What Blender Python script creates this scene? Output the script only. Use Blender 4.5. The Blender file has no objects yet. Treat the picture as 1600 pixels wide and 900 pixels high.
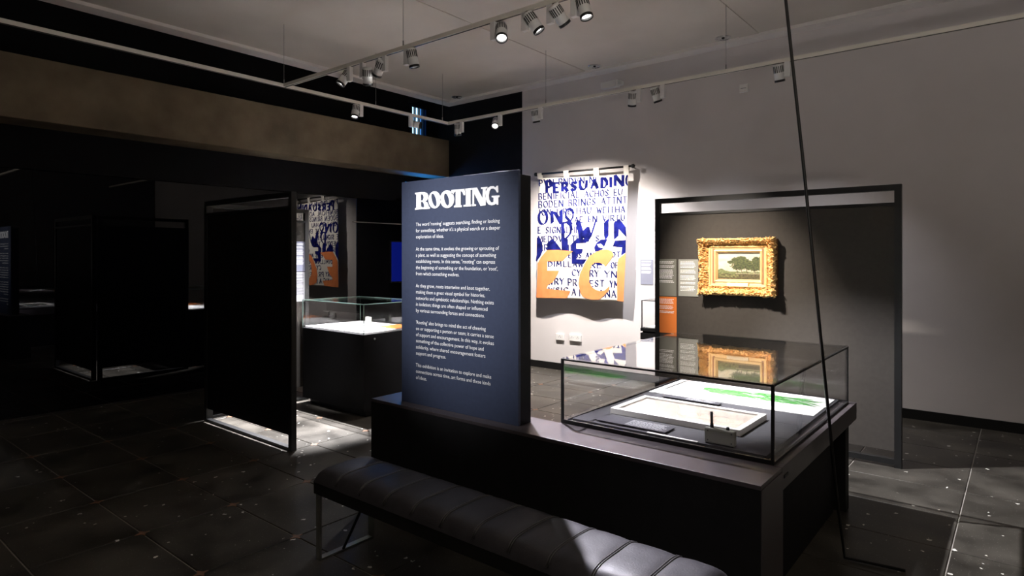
import bpy, bmesh, math, random
from mathutils import Vector, Matrix, Quaternion, noise
from mathutils.geometry import tessellate_polygon

# ------------------------------------------------------------------ camera, world, light, exposure
sc = bpy.context.scene
COL = sc.collection
PI = math.pi
EYE, FOC, HORIZON = 1.55, 982.0, 400.0
YAW = math.atan(800 / FOC)
cam_data = bpy.data.cameras.new('camera')
cam = bpy.data.objects.new('camera', cam_data)
COL.objects.link(cam)
cam.location = (0, 0, EYE)
cam.rotation_euler = (PI / 2, 0, YAW)
cam_data.sensor_fit = 'HORIZONTAL'
cam_data.sensor_width = 36.0
cam_data.lens = FOC / 1600 * 36
cam_data.shift_y = -(450 - HORIZON) / 1600
cam_data.clip_start = 0.05
sc.camera = cam

world = bpy.data.worlds.new('world')
sc.world = world
world.use_nodes = True
world.node_tree.nodes['Background'].inputs[0].default_value = (0.05, 0.05, 0.06, 1)
world.node_tree.nodes['Background'].inputs[1].default_value = 0.02

sc.view_settings.view_transform = 'Standard'
sc.view_settings.look = 'None'
sc.view_settings.gamma = 1.0
sc.view_settings.use_curve_mapping = False
sc.view_settings.exposure = 0.0

def area_light(name, loc, rot, size, power, color):
    d = bpy.data.lights.new(name, 'AREA')
    d.energy = power; d.size = size; d.color = color
    o = bpy.data.objects.new(name, d); COL.objects.link(o)
    o.location = loc; o.rotation_euler = rot
    return o
# added unseen fill light behind the camera, brightens the ceiling and upper walls
area_light('ceiling_fill_light', (1.5, 0.2, 1.1), (PI, 0, 0), 1.4, 135, (1.0, 0.91, 0.82))

# ------------------------------------------------------------------ pixel helpers (measuring the photograph once, giving world points)
FW = Vector((-math.sin(YAW), math.cos(YAW))); RT = Vector((math.cos(YAW), math.sin(YAW)))
def ray(x, y):
    r = (x - 800) / FOC
    return Vector((FW.x + RT.x * r, FW.y + RT.y * r, (HORIZON - y) / FOC))
def onY(x, y, Y):
    d = ray(x, y); t = Y / d.y
    return Vector((d.x * t, Y, EYE + d.z * t))
def onX(x, y, X):
    d = ray(x, y); t = X / d.x
    return Vector((X, d.y * t, EYE + d.z * t))
def onZ(x, y, Z):
    d = ray(x, y); t = (Z - EYE) / d.z
    return Vector((d.x * t, d.y * t, Z))

# ------------------------------------------------------------------ materials
def nt(name):
    m = bpy.data.materials.new(name); m.use_nodes = True
    return m, m.node_tree.nodes, m.node_tree.links, m.node_tree.nodes['Principled BSDF']
def mat(name, col, rough=0.5, metal=0.0, spec=0.5, var=0.0, scale=8.0, bump=0.0, bscale=60.0, emit=None, estr=0.0, rvar=0.0):
    m, N, L, b = nt(name)
    b.inputs['Base Color'].default_value = (*col, 1)
    b.inputs['Roughness'].default_value = rough
    b.inputs['Metallic'].default_value = metal
    b.inputs['Specular IOR Level'].default_value = spec
    tc = N.new('ShaderNodeTexCoord')
    if var or rvar:
        t = N.new('ShaderNodeTexNoise'); t.inputs['Scale'].default_value = scale; t.inputs['Detail'].default_value = 6
        L.new(tc.outputs['Object'], t.inputs['Vector'])
        if var:
            r = N.new('ShaderNodeValToRGB')
            r.color_ramp.elements[0].position = 0.3; r.color_ramp.elements[1].position = 0.7
            r.color_ramp.elements[0].color = (*[c * (1 - var) for c in col], 1)
            r.color_ramp.elements[1].color = (*[min(1, c * (1 + var)) for c in col], 1)
            L.new(t.outputs['Fac'], r.inputs[0]); L.new(r.outputs[0], b.inputs['Base Color'])
        if rvar:
            mr = N.new('ShaderNodeMapRange'); mr.inputs[3].default_value = max(0, rough - rvar); mr.inputs[4].default_value = min(1, rough + rvar)
            L.new(t.outputs['Fac'], mr.inputs[0]); L.new(mr.outputs[0], b.inputs['Roughness'])
    if bump:
        t2 = N.new('ShaderNodeTexNoise'); t2.inputs['Scale'].default_value = bscale; t2.inputs['Detail'].default_value = 4
        L.new(tc.outputs['Object'], t2.inputs['Vector'])
        bp = N.new('ShaderNodeBump'); bp.inputs['Strength'].default_value = bump; bp.inputs['Distance'].default_value = 0.01
        L.new(t2.outputs['Fac'], bp.inputs['Height']); L.new(bp.outputs[0], b.inputs['Normal'])
    if emit:
        b.inputs['Emission Color'].default_value = (*emit, 1); b.inputs['Emission Strength'].default_value = estr
    return m

def glass_mat(name, tint=(1, 1, 1), f0=0.04):
    m, N, L, b = nt(name)
    N.remove(b)
    geo = N.new('ShaderNodeNewGeometry')
    dot = N.new('ShaderNodeVectorMath'); dot.operation = 'DOT_PRODUCT'
    L.new(geo.outputs['Normal'], dot.inputs[0]); L.new(geo.outputs['Incoming'], dot.inputs[1])
    ab = N.new('ShaderNodeMath'); ab.operation = 'ABSOLUTE'; L.new(dot.outputs['Value'], ab.inputs[0])
    om = N.new('ShaderNodeMath'); om.operation = 'SUBTRACT'; om.inputs[0].default_value = 1; om.use_clamp = True
    L.new(ab.outputs[0], om.inputs[1])
    pw = N.new('ShaderNodeMath'); pw.operation = 'POWER'; pw.inputs[1].default_value = 5; L.new(om.outputs[0], pw.inputs[0])
    ml = N.new('ShaderNodeMath'); ml.operation = 'MULTIPLY_ADD'; ml.inputs[1].default_value = 1 - f0; ml.inputs[2].default_value = f0
    L.new(pw.outputs[0], ml.inputs[0])
    tr = N.new('ShaderNodeBsdfTransparent'); tr.inputs[0].default_value = (*tint, 1)
    gl = N.new('ShaderNodeBsdfGlossy'); gl.inputs['Roughness'].default_value = 0.0
    mx = N.new('ShaderNodeMixShader')
    L.new(ml.outputs[0], mx.inputs[0]); L.new(tr.outputs[0], mx.inputs[1]); L.new(gl.outputs[0], mx.inputs[2])
    L.new(mx.outputs[0], N['Material Output'].inputs[0])
    return m

def tile_mat():
    m, N, L, b = nt('dark terrazzo tile')
    tc = N.new('ShaderNodeNewGeometry')
    t = N.new('ShaderNodeTexNoise'); t.inputs['Scale'].default_value = 3.0; t.inputs['Detail'].default_value = 8
    L.new(tc.outputs['Position'], t.inputs['Vector'])
    r = N.new('ShaderNodeValToRGB')
    r.color_ramp.elements[0].position = 0.3; r.color_ramp.elements[1].position = 0.72
    r.color_ramp.elements[0].color = (0.018, 0.016, 0.013, 1); r.color_ramp.elements[1].color = (0.085, 0.077, 0.064, 1)
    L.new(t.outputs['Fac'], r.inputs[0])
    dn = N.new('ShaderNodeTexNoise'); dn.inputs['Scale'].default_value = 45.0
    L.new(tc.outputs['Position'], dn.inputs['Vector'])
    dv = N.new('ShaderNodeVectorMath'); dv.operation = 'SCALE'; dv.inputs['Scale'].default_value = 0.035
    L.new(dn.outputs['Color'], dv.inputs[0])
    da = N.new('ShaderNodeVectorMath'); da.operation = 'ADD'
    L.new(tc.outputs['Position'], da.inputs[0]); L.new(dv.outputs[0], da.inputs[1])
    v = N.new('ShaderNodeTexVoronoi'); v.inputs['Scale'].default_value = 16.0
    L.new(da.outputs[0], v.inputs['Vector'])
    sc_ = N.new('ShaderNodeSeparateColor'); L.new(v.outputs['Color'], sc_.inputs[0])
    th = N.new('ShaderNodeMath'); th.operation = 'MULTIPLY_ADD'; th.inputs[1].default_value = 0.16; th.inputs[2].default_value = 0.03
    L.new(sc_.outputs[1], th.inputs[0])
    sp = N.new('ShaderNodeMath'); sp.operation = 'LESS_THAN'; L.new(v.outputs['Distance'], sp.inputs[0]); L.new(th.outputs[0], sp.inputs[1])
    # only some of the cells carry a pale chip
    sep = N.new('ShaderNodeSeparateColor'); L.new(v.outputs['Color'], sep.inputs[0])
    gt = N.new('ShaderNodeMath'); gt.operation = 'GREATER_THAN'; gt.inputs[1].default_value = 0.62; L.new(sep.outputs[0], gt.inputs[0])
    mu = N.new('ShaderNodeMath'); mu.operation = 'MULTIPLY'; L.new(sp.outputs[0], mu.inputs[0]); L.new(gt.outputs[0], mu.inputs[1])
    v2 = N.new('ShaderNodeTexVoronoi'); v2.inputs['Scale'].default_value = 60.0
    L.new(tc.outputs['Position'], v2.inputs['Vector'])
    sp2 = N.new('ShaderNodeMapRange'); sp2.inputs[1].default_value = 0.16; sp2.inputs[2].default_value = 0.08; sp2.inputs[3].default_value = 0; sp2.inputs[4].default_value = 0.22
    L.new(v2.outputs['Distance'], sp2.inputs[0])
    mxm = N.new('ShaderNodeMath'); mxm.operation = 'MAXIMUM'; L.new(mu.outputs[0], mxm.inputs[0]); L.new(sp2.outputs[0], mxm.inputs[1])
    mx = N.new('ShaderNodeMix'); mx.data_type = 'RGBA'
    L.new(mxm.outputs[0], mx.inputs['Factor']); L.new(r.outputs[0], mx.inputs['A']); mx.inputs['B'].default_value = (0.72, 0.70, 0.64, 1)
    L.new(mx.outputs['Result'], b.inputs['Base Color'])
    rr = N.new('ShaderNodeMapRange'); rr.inputs[3].default_value = 0.22; rr.inputs[4].default_value = 0.5
    L.new(t.outputs['Fac'], rr.inputs[0]); L.new(rr.outputs[0], b.inputs['Roughness'])
    b.inputs['Specular IOR Level'].default_value = 0.25
    return m

def vcol_mat(name, rough=0.6):
    m, N, L, b = nt(name)
    a = N.new('ShaderNodeVertexColor'); a.layer_name = 'paint'
    L.new(a.outputs[0], b.inputs['Base Color']); b.inputs['Roughness'].default_value = rough
    return m

def blue_paint():
    m, N, L, b = nt('ultramarine brush paint')
    tc = N.new('ShaderNodeTexCoord')
    t = N.new('ShaderNodeTexNoise'); t.inputs['Scale'].default_value = 9.0; t.inputs['Detail'].default_value = 3
    L.new(tc.outputs['Object'], t.inputs['Vector'])
    r = N.new('ShaderNodeValToRGB'); r.color_ramp.elements[0].position = 0.3; r.color_ramp.elements[1].position = 0.72
    r.color_ramp.elements[0].color = (0.003, 0.004, 0.035, 1); r.color_ramp.elements[1].color = (0.014, 0.018, 0.17, 1)
    L.new(t.outputs['Fac'], r.inputs[0]); L.new(r.outputs[0], b.inputs['Base Color']); b.inputs['Roughness'].default_value = 0.9; b.inputs['Specular IOR Level'].default_value = 0.0
    return m

M = dict(
    grey_wall=mat('warm grey wall paint', (0.66, 0.625, 0.62), 0.75, var=0.05, scale=1.5, bump=0.05),
    black_wall=mat('black wall paint', (0.007, 0.007, 0.008), 0.8, spec=0.08, var=0.15, scale=2),
    dark_room=mat('dark gallery paint', (0.05, 0.048, 0.047), 0.8, var=0.1, scale=2),
    ceiling=mat('off white ceiling plaster', (0.60, 0.56, 0.51), 0.8, var=0.07, scale=1.2, bump=0.05),
    ceil_trim=mat('pale ceiling margin paint', (0.78, 0.74, 0.72), 0.7, var=0.03),
    concrete=mat('board marked brown concrete', (0.15, 0.118, 0.078), 0.85, spec=.2, var=0.35, scale=2.2, bump=0.25, bscale=25),
    mirror_glass=mat('dark night glass', (0.002, 0.002, 0.003), 0.01, spec=0.75),
    grout=mat('brightened tile grout', (0.30, 0.28, 0.25), 0.7, var=0.2),  # tone raised: bright reflection along the tile joints is in the colour
    tile=tile_mat(),
    inlay=mat('worn copper inlay', (0.20, 0.10, 0.055), 0.5, metal=0.1, var=0.3, scale=30),
    black_steel=mat('black powder coated steel', (0.006, 0.006, 0.006), 0.45, var=0.15, scale=20),
    black_panel=mat('matt black panel', (0.007, 0.007, 0.008), 0.7, spec=0.15, var=0.1),
    taupe_panel=mat('dark taupe board', (0.042, 0.037, 0.032), 0.75, spec=.2, var=0.08, scale=30, bump=0.03, bscale=200),
    sign_blue=mat('slate blue printed board', (0.038, 0.049, 0.086), 0.6, spec=0.25, var=0.06, scale=40),
    white_ink=mat('white ink', (0.85, 0.85, 0.85), 0.7, var=0.01),
    plinth=mat('dark purple grey laminate', (0.066, 0.056, 0.060), 0.36, var=0.15, scale=14, rvar=0.06),
    plinth_face=mat('black laminate face', (0.014, 0.014, 0.015), 0.65, spec=0.2, var=0.15, scale=10),
    deck=mat('mid grey display board', (0.058, 0.057, 0.061), 0.85, spec=0.12, var=0.05, scale=50),
    card=mat('dark grey caption card', (0.055, 0.054, 0.060), 0.85, spec=0.1, var=0.05),
    deck_white=mat('white display board', (0.75, 0.74, 0.72), 0.7, var=0.02),
    paper=mat('white paper', (0.82, 0.81, 0.78), 0.8, var=0.015, scale=5),
    pale_print=mat('pale pink drawing paper', (0.84, 0.72, 0.61), 0.8, var=0.05, scale=12),
    white_wood=mat('white painted wood', (0.78, 0.76, 0.73), 0.5, var=0.03),
    orange_card=mat('orange caption board', (0.62, 0.17, 0.035), 0.8, spec=.2, var=0.03),
    grey_card=mat('sage grey caption board', (0.155, 0.155, 0.135), 0.8, spec=.2, var=0.03),
    grey_card2=mat('pale sage caption board', (0.235, 0.24, 0.22), 0.8, spec=.2, var=0.03),
    blue_card=mat('blue grey caption board', (0.20, 0.21, 0.27), 0.7, var=0.03),
    lilac_card=mat('lilac grey caption board', (0.20, 0.21, 0.27), 0.8, spec=.2, var=0.03),
    white_card=mat('white caption board', (0.40, 0.40, 0.42), 0.8, spec=.2, var=0.03),
    grey_ink=mat('grey ink', (0.30, 0.30, 0.31), 0.8, var=0.05),
    glass=glass_mat('clear case glass'),
    cloth=mat('off white banner cotton', (0.80, 0.76, 0.69), 0.9, spec=0.1, var=0.03, scale=6, bump=0.1, bscale=300),
    blue=blue_paint(),
    thin_blue=mat('thin blue brush paint', (0.014, 0.018, 0.10), 0.9, spec=0.0, var=0.5, scale=12),
    orange=mat('orange cloth', (0.80, 0.25, 0.09), 0.9, spec=0.1, var=0.08, scale=9),
    gold=mat('gilded plaster', (0.84, 0.56, 0.25), 0.42, metal=0.25, var=0.2, scale=35),
    gold_flat=mat('smooth gilt slip', (0.80, 0.56, 0.27), 0.40, metal=0.35, var=0.08, scale=10),
    gold_side=mat('brown gilt frame side', (0.25, 0.11, 0.05), 0.6, var=0.2),
    plate=mat('pale gilt name plate', (0.86, 0.74, 0.52), 0.4, metal=0.1, var=0.03),
    painting=vcol_mat('oil paint', 0.55),
    leather=mat('black stitched leather', (0.036, 0.034, 0.039), 0.50, spec=0.4, var=0.15, scale=25, bump=0.10, bscale=140, rvar=0.06),
    leather_side=mat('black bench rail', (0.006, 0.006, 0.006), 0.7, var=0.1),
    seam=mat('highlight seam piping', (0.06, 0.058, 0.06), 0.35, var=0.2),  # lighter than the leather: light caught by the ridges is in the colour
    brushed=mat('brushed flat steel', (0.42, 0.43, 0.40), 0.35, metal=0.85, var=0.15, scale=18),
    track=mat('white track enamel', (0.72, 0.69, 0.62), 0.5, var=0.03),
    lamp_white=mat('white lamp enamel', (0.74, 0.73, 0.72), 0.4, var=0.02),
    lamp_black=mat('black lamp rim', (0.010, 0.010, 0.010), 0.4, var=0.1),
    lens_on=mat('lit lamp lens', (0.9, 0.9, 0.9), 0.3, emit=(1.0, 0.97, 0.95), estr=9, var=0.01),
    lens_off=mat('dark lamp lens', (0.02, 0.02, 0.02), 0.15, var=0.1),
    chrome=mat('chrome reflector', (0.85, 0.85, 0.85), 0.25, metal=1.0, var=0.05),
    wire=mat('thin steel wire', (0.25, 0.25, 0.24), 0.4, metal=0.8, var=0.1),
    green=mat('green grass ink', (0.10, 0.36, 0.08), 0.8, var=0.4, scale=60),
    device=mat('grey sensor plastic', (0.30, 0.31, 0.27), 0.5, var=0.04),
    ink=mat('dark print', (0.05, 0.05, 0.06), 0.7, var=0.05),
    socket=mat('white socket plastic', (0.80, 0.79, 0.77), 0.35, var=0.02),
    brown=mat('brown wood fragment', (0.20, 0.11, 0.05), 0.7, var=0.3, scale=60),
    sky_pane=mat('evening sky pane', (0.02, 0.05, 0.1), 0.2, emit=(0.40, 0.72, 1.0), estr=2.6, var=0.01),
    sky_mid=mat('mid blue pane', (0.02, 0.05, 0.1), 0.2, emit=(0.10, 0.36, 0.95), estr=0.9, var=0.01),
    sky_blue=mat('blue dusk pane', (0.02, 0.05, 0.1), 0.2, emit=(0.03, 0.30, 1.0), estr=24, var=0.01),
    sky_dim=mat('deep blue pane', (0.01, 0.03, 0.1), 0.2, emit=(0.03, 0.20, 0.85), estr=0.7, var=0.01),
    screen=mat('blue screen', (0.0, 0.0, 0.02), 0.2, emit=(0.004, 0.012, 0.25), estr=0.45, var=0.01),
)

# ------------------------------------------------------------------ mesh helpers
class MB:
    def __init__(s): s.v = []; s.f = []; s.sm = []
    def add(s, vs, fs, smooth=False):
        o = len(s.v); s.v += [Vector(p) for p in vs]
        for f in fs: s.f.append([i + o for i in f]); s.sm.append(smooth)
        return s
    def box(s, a, b, bev=0.0):
        x0, x1 = sorted((a[0], b[0])); y0, y1 = sorted((a[1], b[1])); z0, z1 = sorted((a[2], b[2]))
        if bev <= 0:
            vs = [(x, y, z) for z in (z0, z1) for y in (y0, y1) for x in (x0, x1)]
            return s.add(vs, [(0, 2, 3, 1), (4, 5, 7, 6), (0, 1, 5, 4), (2, 6, 7, 3), (0, 4, 6, 2), (1, 3, 7, 5)])
        bm = bmesh.new(); bmesh.ops.create_cube(bm, size=1)
        for v in bm.verts: v.co = Vector((x0 + (v.co.x + .5) * (x1 - x0), y0 + (v.co.y + .5) * (y1 - y0), z0 + (v.co.z + .5) * (z1 - z0)))
        bmesh.ops.bevel(bm, geom=bm.edges[:], offset=bev, segments=2, profile=0.5, affect='EDGES')
        return s.bm(bm)
    def bm(s, bm, smooth=False):
        bm.verts.index_update()
        s.add([v.co.copy() for v in bm.verts], [[v.index for v in f.verts] for f in bm.faces], smooth)
        bm.free(); return s
    def quad(s, a, b, c, d): return s.add([a, b, c, d], [(0, 1, 2, 3)])
    def tube(s, pts, r, n=8, caps=True, smooth=True):
        pts = [Vector(p) for p in pts]; rs = r if isinstance(r, (list, tuple)) else [r] * len(pts)
        vs = []; fs = []
        up = None
        for i, p in enumerate(pts):
            if i == 0: d = pts[1] - p
            elif i == len(pts) - 1: d = p - pts[i - 1]
            else: d = (pts[i + 1] - p).normalized() + (p - pts[i - 1]).normalized()
            d.normalize()
            if up is None:
                up = d.orthogonal().normalized()
            up = (up - d * up.dot(d)).normalized()
            w = d.cross(up)
            for k in range(n):
                a = 2 * PI * k / n
                vs.append(p + (up * math.cos(a) + w * math.sin(a)) * rs[i])
        for i in range(len(pts) - 1):
            for k in range(n):
                a = i * n + k; b = i * n + (k + 1) % n
                fs.append((a, b, b + n, a + n))
        s.add(vs, fs, smooth)
        if caps:
            o = len(s.v) - len(vs)
            s.f.append([o + k for k in range(n)][::-1]); s.sm.append(False)
            s.f.append([o + len(vs) - n + k for k in range(n)]); s.sm.append(False)
        return s
    def lathe(s, prof, n=20, smooth=True, M4=None):
        vs = []; fs = []
        for r, z in prof:
            for k in range(n):
                a = 2 * PI * k / n
                p = Vector((r * math.cos(a), r * math.sin(a), z))
                vs.append(M4 @ p if M4 else p)
        for i in range(len(prof) - 1):
            for k in range(n):
                a = i * n + k; b = i * n + (k + 1) % n
                fs.append((a, b, b + n, a + n))
        return s.add(vs, fs, smooth)
    def disc(s, r, z, n=20):
        return s.add([(r * math.cos(2 * PI * k / n), r * math.sin(2 * PI * k / n), z) for k in range(n)], [list(range(n))[::-1]])
    def flat(s, poly, f, holes=()):
        """triangulate a plane polygon (2d points) with holes, mapping with f(x, y)"""
        loops = [[Vector((p[0], p[1], 0)) for p in l] for l in [poly, *holes]]
        flatp = [p for l in loops for p in l]
        tri = tessellate_polygon(loops)
        return s.add([f(p.x, p.y) for p in flatp], [list(t) for t in tri])
    def prism(s, poly, f, g):
        n = len(poly)
        s.add([f(*p) for p in poly] + [g(*p) for p in poly],
              [list(range(n))[::-1], [n + i for i in range(n)]] + [(i, (i + 1) % n, n + (i + 1) % n, n + i) for i in range(n)])
        return s
    def build(s, name, m, parent=None, origin=None, fixn=True):
        me = bpy.data.meshes.new(name)
        off = Vector((0, 0, 0))
        if parent is not None: off = parent_off(parent)
        elif origin is not None: off = Vector(origin)
        me.from_pydata([tuple(v - off) for v in s.v], [], s.f)
        me.polygons.foreach_set('use_smooth', s.sm)
        if fixn:
            bm = bmesh.new(); bm.from_mesh(me); bmesh.ops.recalc_face_normals(bm, faces=bm.faces[:]); bm.to_mesh(me); bm.free()
        me.materials.append(m); me.update()
        o = bpy.data.objects.new(name, me); COL.objects.link(o)
        if parent is not None: o.parent = parent
        elif origin is not None: o.location = origin
        return o
def parent_off(p):
    v = Vector((0, 0, 0))
    while p is not None: v += p.location; p = p.parent
    return v
def empty(name, label, cat, loc, group=None):
    o = bpy.data.objects.new(name, None); COL.objects.link(o); o.location = loc
    o.empty_display_size = 0.1
    return tag(o, label, cat, group)
def tag(o, label=None, cat=None, group=None, kind=None):
    if label: o['label'] = label
    if cat: o['category'] = cat
    if group: o['group'] = group
    if kind: o['kind'] = kind
    return o
def struct(name, mb, m, label=None, origin=None):
    o = mb.build(name, m, origin=origin); tag(o, label, None, None, 'structure'); return o
rnd = random.Random(7)

# ------------------------------------------------------------------ the room
YW = 7.05          # far wall
XG = -7.47         # glass wall on the left
XB = -7.02         # front face of the concrete beam
XE = 3.2           # end of the room on the right
YF = -3.0          # wall behind the photographer
ZC = 3.90
# floor: screed slab, tiles and corner inlays
floor = struct('floor', MB().box((XG - .1, YF - .1, -0.12), (XE + .1, YW + .1, -0.006)), M['grout'], 'dark terrazzo tiled floor with copper corner inlays')
px_, py_ = 0.705, 0.521
gx0, gy0 = -3.118, 1.940
tile_mesh = None
tx = [gx0 + px_ * i for i in range(-7, 10)]
ty = [gy0 + py_ * j for j in range(-7, 11)]
for i, x in enumerate(tx):
    for j, y in enumerate(ty):
        x0, x1 = max(x, XG), min(x + px_, XE); y0, y1 = max(y, YF), min(y + py_, YW)
        if x1 - x0 < .03 or y1 - y0 < .03: continue
        g = 0.0035
        full = x1 - x0 > px_ - 1e-4 and y1 - y0 > py_ - 1e-4
        if full and tile_mesh is not None:
            o = bpy.data.objects.new('tile', tile_mesh); COL.objects.link(o); o.parent = floor
            o.location = (x, y, rnd.uniform(-0.0006, 0.0006))
        else:
            mb = MB(); X1, Y1 = x1 - x0, y1 - y0; e = 0.003
            vs = [(g, g, -.006), (X1 - g, g, -.006), (X1 - g, Y1 - g, -.006), (g, Y1 - g, -.006),
                  (g, g, -e), (X1 - g, g, -e), (X1 - g, Y1 - g, -e), (g, Y1 - g, -e),
                  (g + e, g + e, 0), (X1 - g - e, g + e, 0), (X1 - g - e, Y1 - g - e, 0), (g + e, Y1 - g - e, 0)]
            fs = [(0, 1, 5, 4), (1, 2, 6, 5), (2, 3, 7, 6), (3, 0, 4, 7), (4, 5, 9, 8), (5, 6, 10, 9), (6, 7, 11, 10), (7, 4, 8, 11), (8, 9, 10, 11)]
            mb.add(vs, fs)
            o = mb.build('tile', M['tile'], None, fixn=False); o.parent = floor; o.location = (x0, y0, 0)
            if full: tile_mesh = o.data
# copper four-pointed inlays where four tiles meet
inlay_mesh = None
for x in tx:
    for y in ty:
        if not (-6.2 < x < -2.2 and 1.2 < y < 6.8): continue
        if inlay_mesh is None:
            a = 0.040; b = 0.012
            pts = [(a, 0), (b, b), (0, a), (-b, b), (-a, 0), (-b, -b), (0, -a), (b, -b)]
            mb = MB().prism(pts, lambda u, v: (u, v, -.004), lambda u, v: (u, v, 0.0012))
            o = mb.build('corner_inlay', M['inlay'], None); inlay_mesh = o.data; o.parent = floor; o.location = (x, y, 0)
        else:
            o = bpy.data.objects.new('corner_inlay', inlay_mesh); COL.objects.link(o); o.parent = floor; o.location = (x, y, 0)

# far wall: black at the corner, warm grey from the picture wall on
XS = -5.555
wb = struct('wall_back', MB().box((XS, YW, 0), (XE + .1, YW + .15, ZC + .2)), M['grey_wall'], 'warm grey plaster wall behind the banner')
struct('wall_back_corner', MB().box((XG - .5, YW + .012, 0), (XS, YW + .15, ZC + .2)), M['black_wall'], 'black painted corner beside the grey wall')
struct('baseboard_back', MB().box((XS, YW - .014, 0), (XE, YW, 0.092)), M['black_steel'], 'black skirting at the foot of the grey wall')
struct('wall_right', MB().box((XE, YF, 0), (XE + .15, YW, ZC + .2)), M['dark_room'], 'dark side wall outside the picture')
struct('wall_front', MB().box((XG - .2, YF - .15, 0), (XE, YF, ZC + .2)), M['dark_room'], 'dark wall behind the viewer')

# ceiling
ceil = struct('ceiling', MB().box((XB + .18, YF, ZC + .035), (XE, YW - .17, ZC + .15)), M['ceiling'], 'off white plaster ceiling raft')
for bx in (-4.49, -2.30, -0.10, 2.10):
    MB().box((bx - .105, YF, ZC + .027), (bx + .105, YW - .17, ZC + .036)).build('cover_strip', M['ceiling'], ceil)
struct('trim_1', MB().box((XB, YF, ZC), (XB + .19, YW, ZC + .15)), M['ceil_trim'], 'pale flat margin along the left edge of the ceiling')
struct('trim_2', MB().box((XB + .19, YW - .18, ZC), (XE, YW, ZC + .15)), M['ceil_trim'], 'pale flat margin of the ceiling along the far wall')

# left wall: concrete beam, black header, dark glass front, recess above the beam
wl = struct('wall_left', MB().box((XG, YF, 2.39), (XG + .06, 6.48, 2.80)).box((XG, 6.30, 2.39), (XG + .06, YW, 2.44)).box((XG, 6.48, 2.70), (XG + .06, YW, 2.80)), M['black_wall'], 'black header over the dark glass front')
b = MB().box((XG, YF, 2.79), (XB, YW, 3.37), 0.008).build('beam', M['concrete'], wl); b['label'] = 'brown concrete beam spanning the glass front'
bh = MB().box((XG - .05, YF, 3.37), (XG, 6.585, ZC + .15)).build('upper_panel', M['black_wall'], wl)
MB().box((XG - .06, YF, ZC + .15), (XB + .2, YW, ZC + .2)).build('recess_lid', M['black_wall'], wl)
w2 = struct('window_2', MB().box((XG - .02, YF, 0.0), (XG, YW, 2.39)), M['mirror_glass'], 'tall dark glass front that mirrors the banner')
MB().box((XG, 5.55, 2.035), (XG + .012, YW, 2.047)).build('transom', M['grout'], w2)
# evening-lit window in the corner above the beam, with vertical fins
w1 = struct('window_1', MB().box((XG - .06, 6.585, 3.37), (XG - .02, YW, ZC + .05)), M['black_wall'], 'narrow window of vertical fins with bright evening sky above the beam')
def yat(px): return onX(px, 180, XG).y
for a, bb, k in ((643.2, 646.2, 0), (648.0, 652.4, 0), (655.2, 658.2, 1), (661.0, 662.6, 2)):
    MB().box((XG - .020, yat(a), 3.37), (XG - .004, yat(bb), ZC)).build('pane', (M['sky_pane'], M['sky_mid'], M['sky_dim'])[k], w1)
for a in (641.5, 647.1, 653.8, 659.6, 664.0, 668):
    y = yat(a)
    MB().box((XG - .02, y - .006, 3.37), (XG + .035, y + .006, ZC)).build('fin', M['black_steel'], w1)
# low window of the same blue light in the header behind the text panel
w3 = struct('window_3', MB().box((XG - .03, 6.48, 2.44), (XG - .012, YW, 2.70)), M['sky_blue'], 'low header window glowing evening blue behind the text panel')
MB().box((XG - .012, 6.66, 2.44), (XG + .03, 6.69, 2.70)).build('mullion', M['black_steel'], w3)

# blue wall screen behind the text panel
scr = empty('wall_screen', 'blue lit screen on the dark glass, left of the text panel', 'screen', (XG + .03, 6.4, 1.45))
p0 = onX(612, 378, XG + .05); p1 = onX(612, 440, XG + .05)
MB().box((XG, p0.y - .015, p1.z - .02), (XG + .045, 6.93, p0.z + .02)).build('casing', M['black_steel'], scr)
MB().box((XG + .045, p0.y, p1.z), (XG + .05, 6.91, p0.z)).build('display', M['screen'], scr)

# ------------------------------------------------------------------ lighting track and fixtures
ZT = 3.30
def track(label, a, b, wires):
    t = empty('lighting_track', label, 'track', (*a, ZT))
    a = Vector((*a, ZT)); b = Vector((*b, ZT)); d = (b - a).normalized(); w = Vector((-d.y, d.x, 0)) * .0175
    def bar(z0, z1, ww):
        vs = [a - ww, a + ww, b + ww, b - ww]
        return MB().add([v + Vector((0, 0, z0)) for v in vs] + [v + Vector((0, 0, z1)) for v in vs],
                        [(0, 3, 2, 1), (4, 5, 6, 7), (0, 1, 5, 4), (1, 2, 6, 5), (2, 3, 7, 6), (3, 0, 4, 7)])
    bar(-.017, .017, w).build('rail', M['track'], t)
    bar(-.0185, -.0165, w * .45).build('slot', M['lamp_black'], t)
    for p in wires:
        q = Vector((*p, ZT))
        MB().tube([q + Vector((0, 0, .017)), (q.x, q.y, ZC + .035)], 0.0022, 5).build('suspension_wire', M['wire'], t)
        MB().tube([q + Vector((0, 0, .017)), q + Vector((0, 0, .065))], 0.006, 6).build('wire_grip', M['wire'], t)
    return t
TA, TR, TM = -5.90, 5.90, 3.53
track('long white lighting track running in front of the concrete beam', (TA, YF + .3), (TA, TR + .0175), [(TA, 3.53), (TA, 4.71), (TA, 5.80), (TA, .5)])
track('white lighting track parallel to the grey wall above the banner', (TA + .0175, TR), (XE - .2, TR), [(-4.3, TR), (-2.19, TR), (.4, TR)])
track('white middle lighting track crossing the ceiling towards the upper right', (TA + .0175, TM), (XE - .2, TM), [(-4.06, TM), (-1.6, TM), (1.5, TM)])
track('white lighting track behind the viewer, outside the picture', (-4.6, 0.30), (2.4, 0.30), [(-3.8, .3), (.2, .3)])

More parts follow.
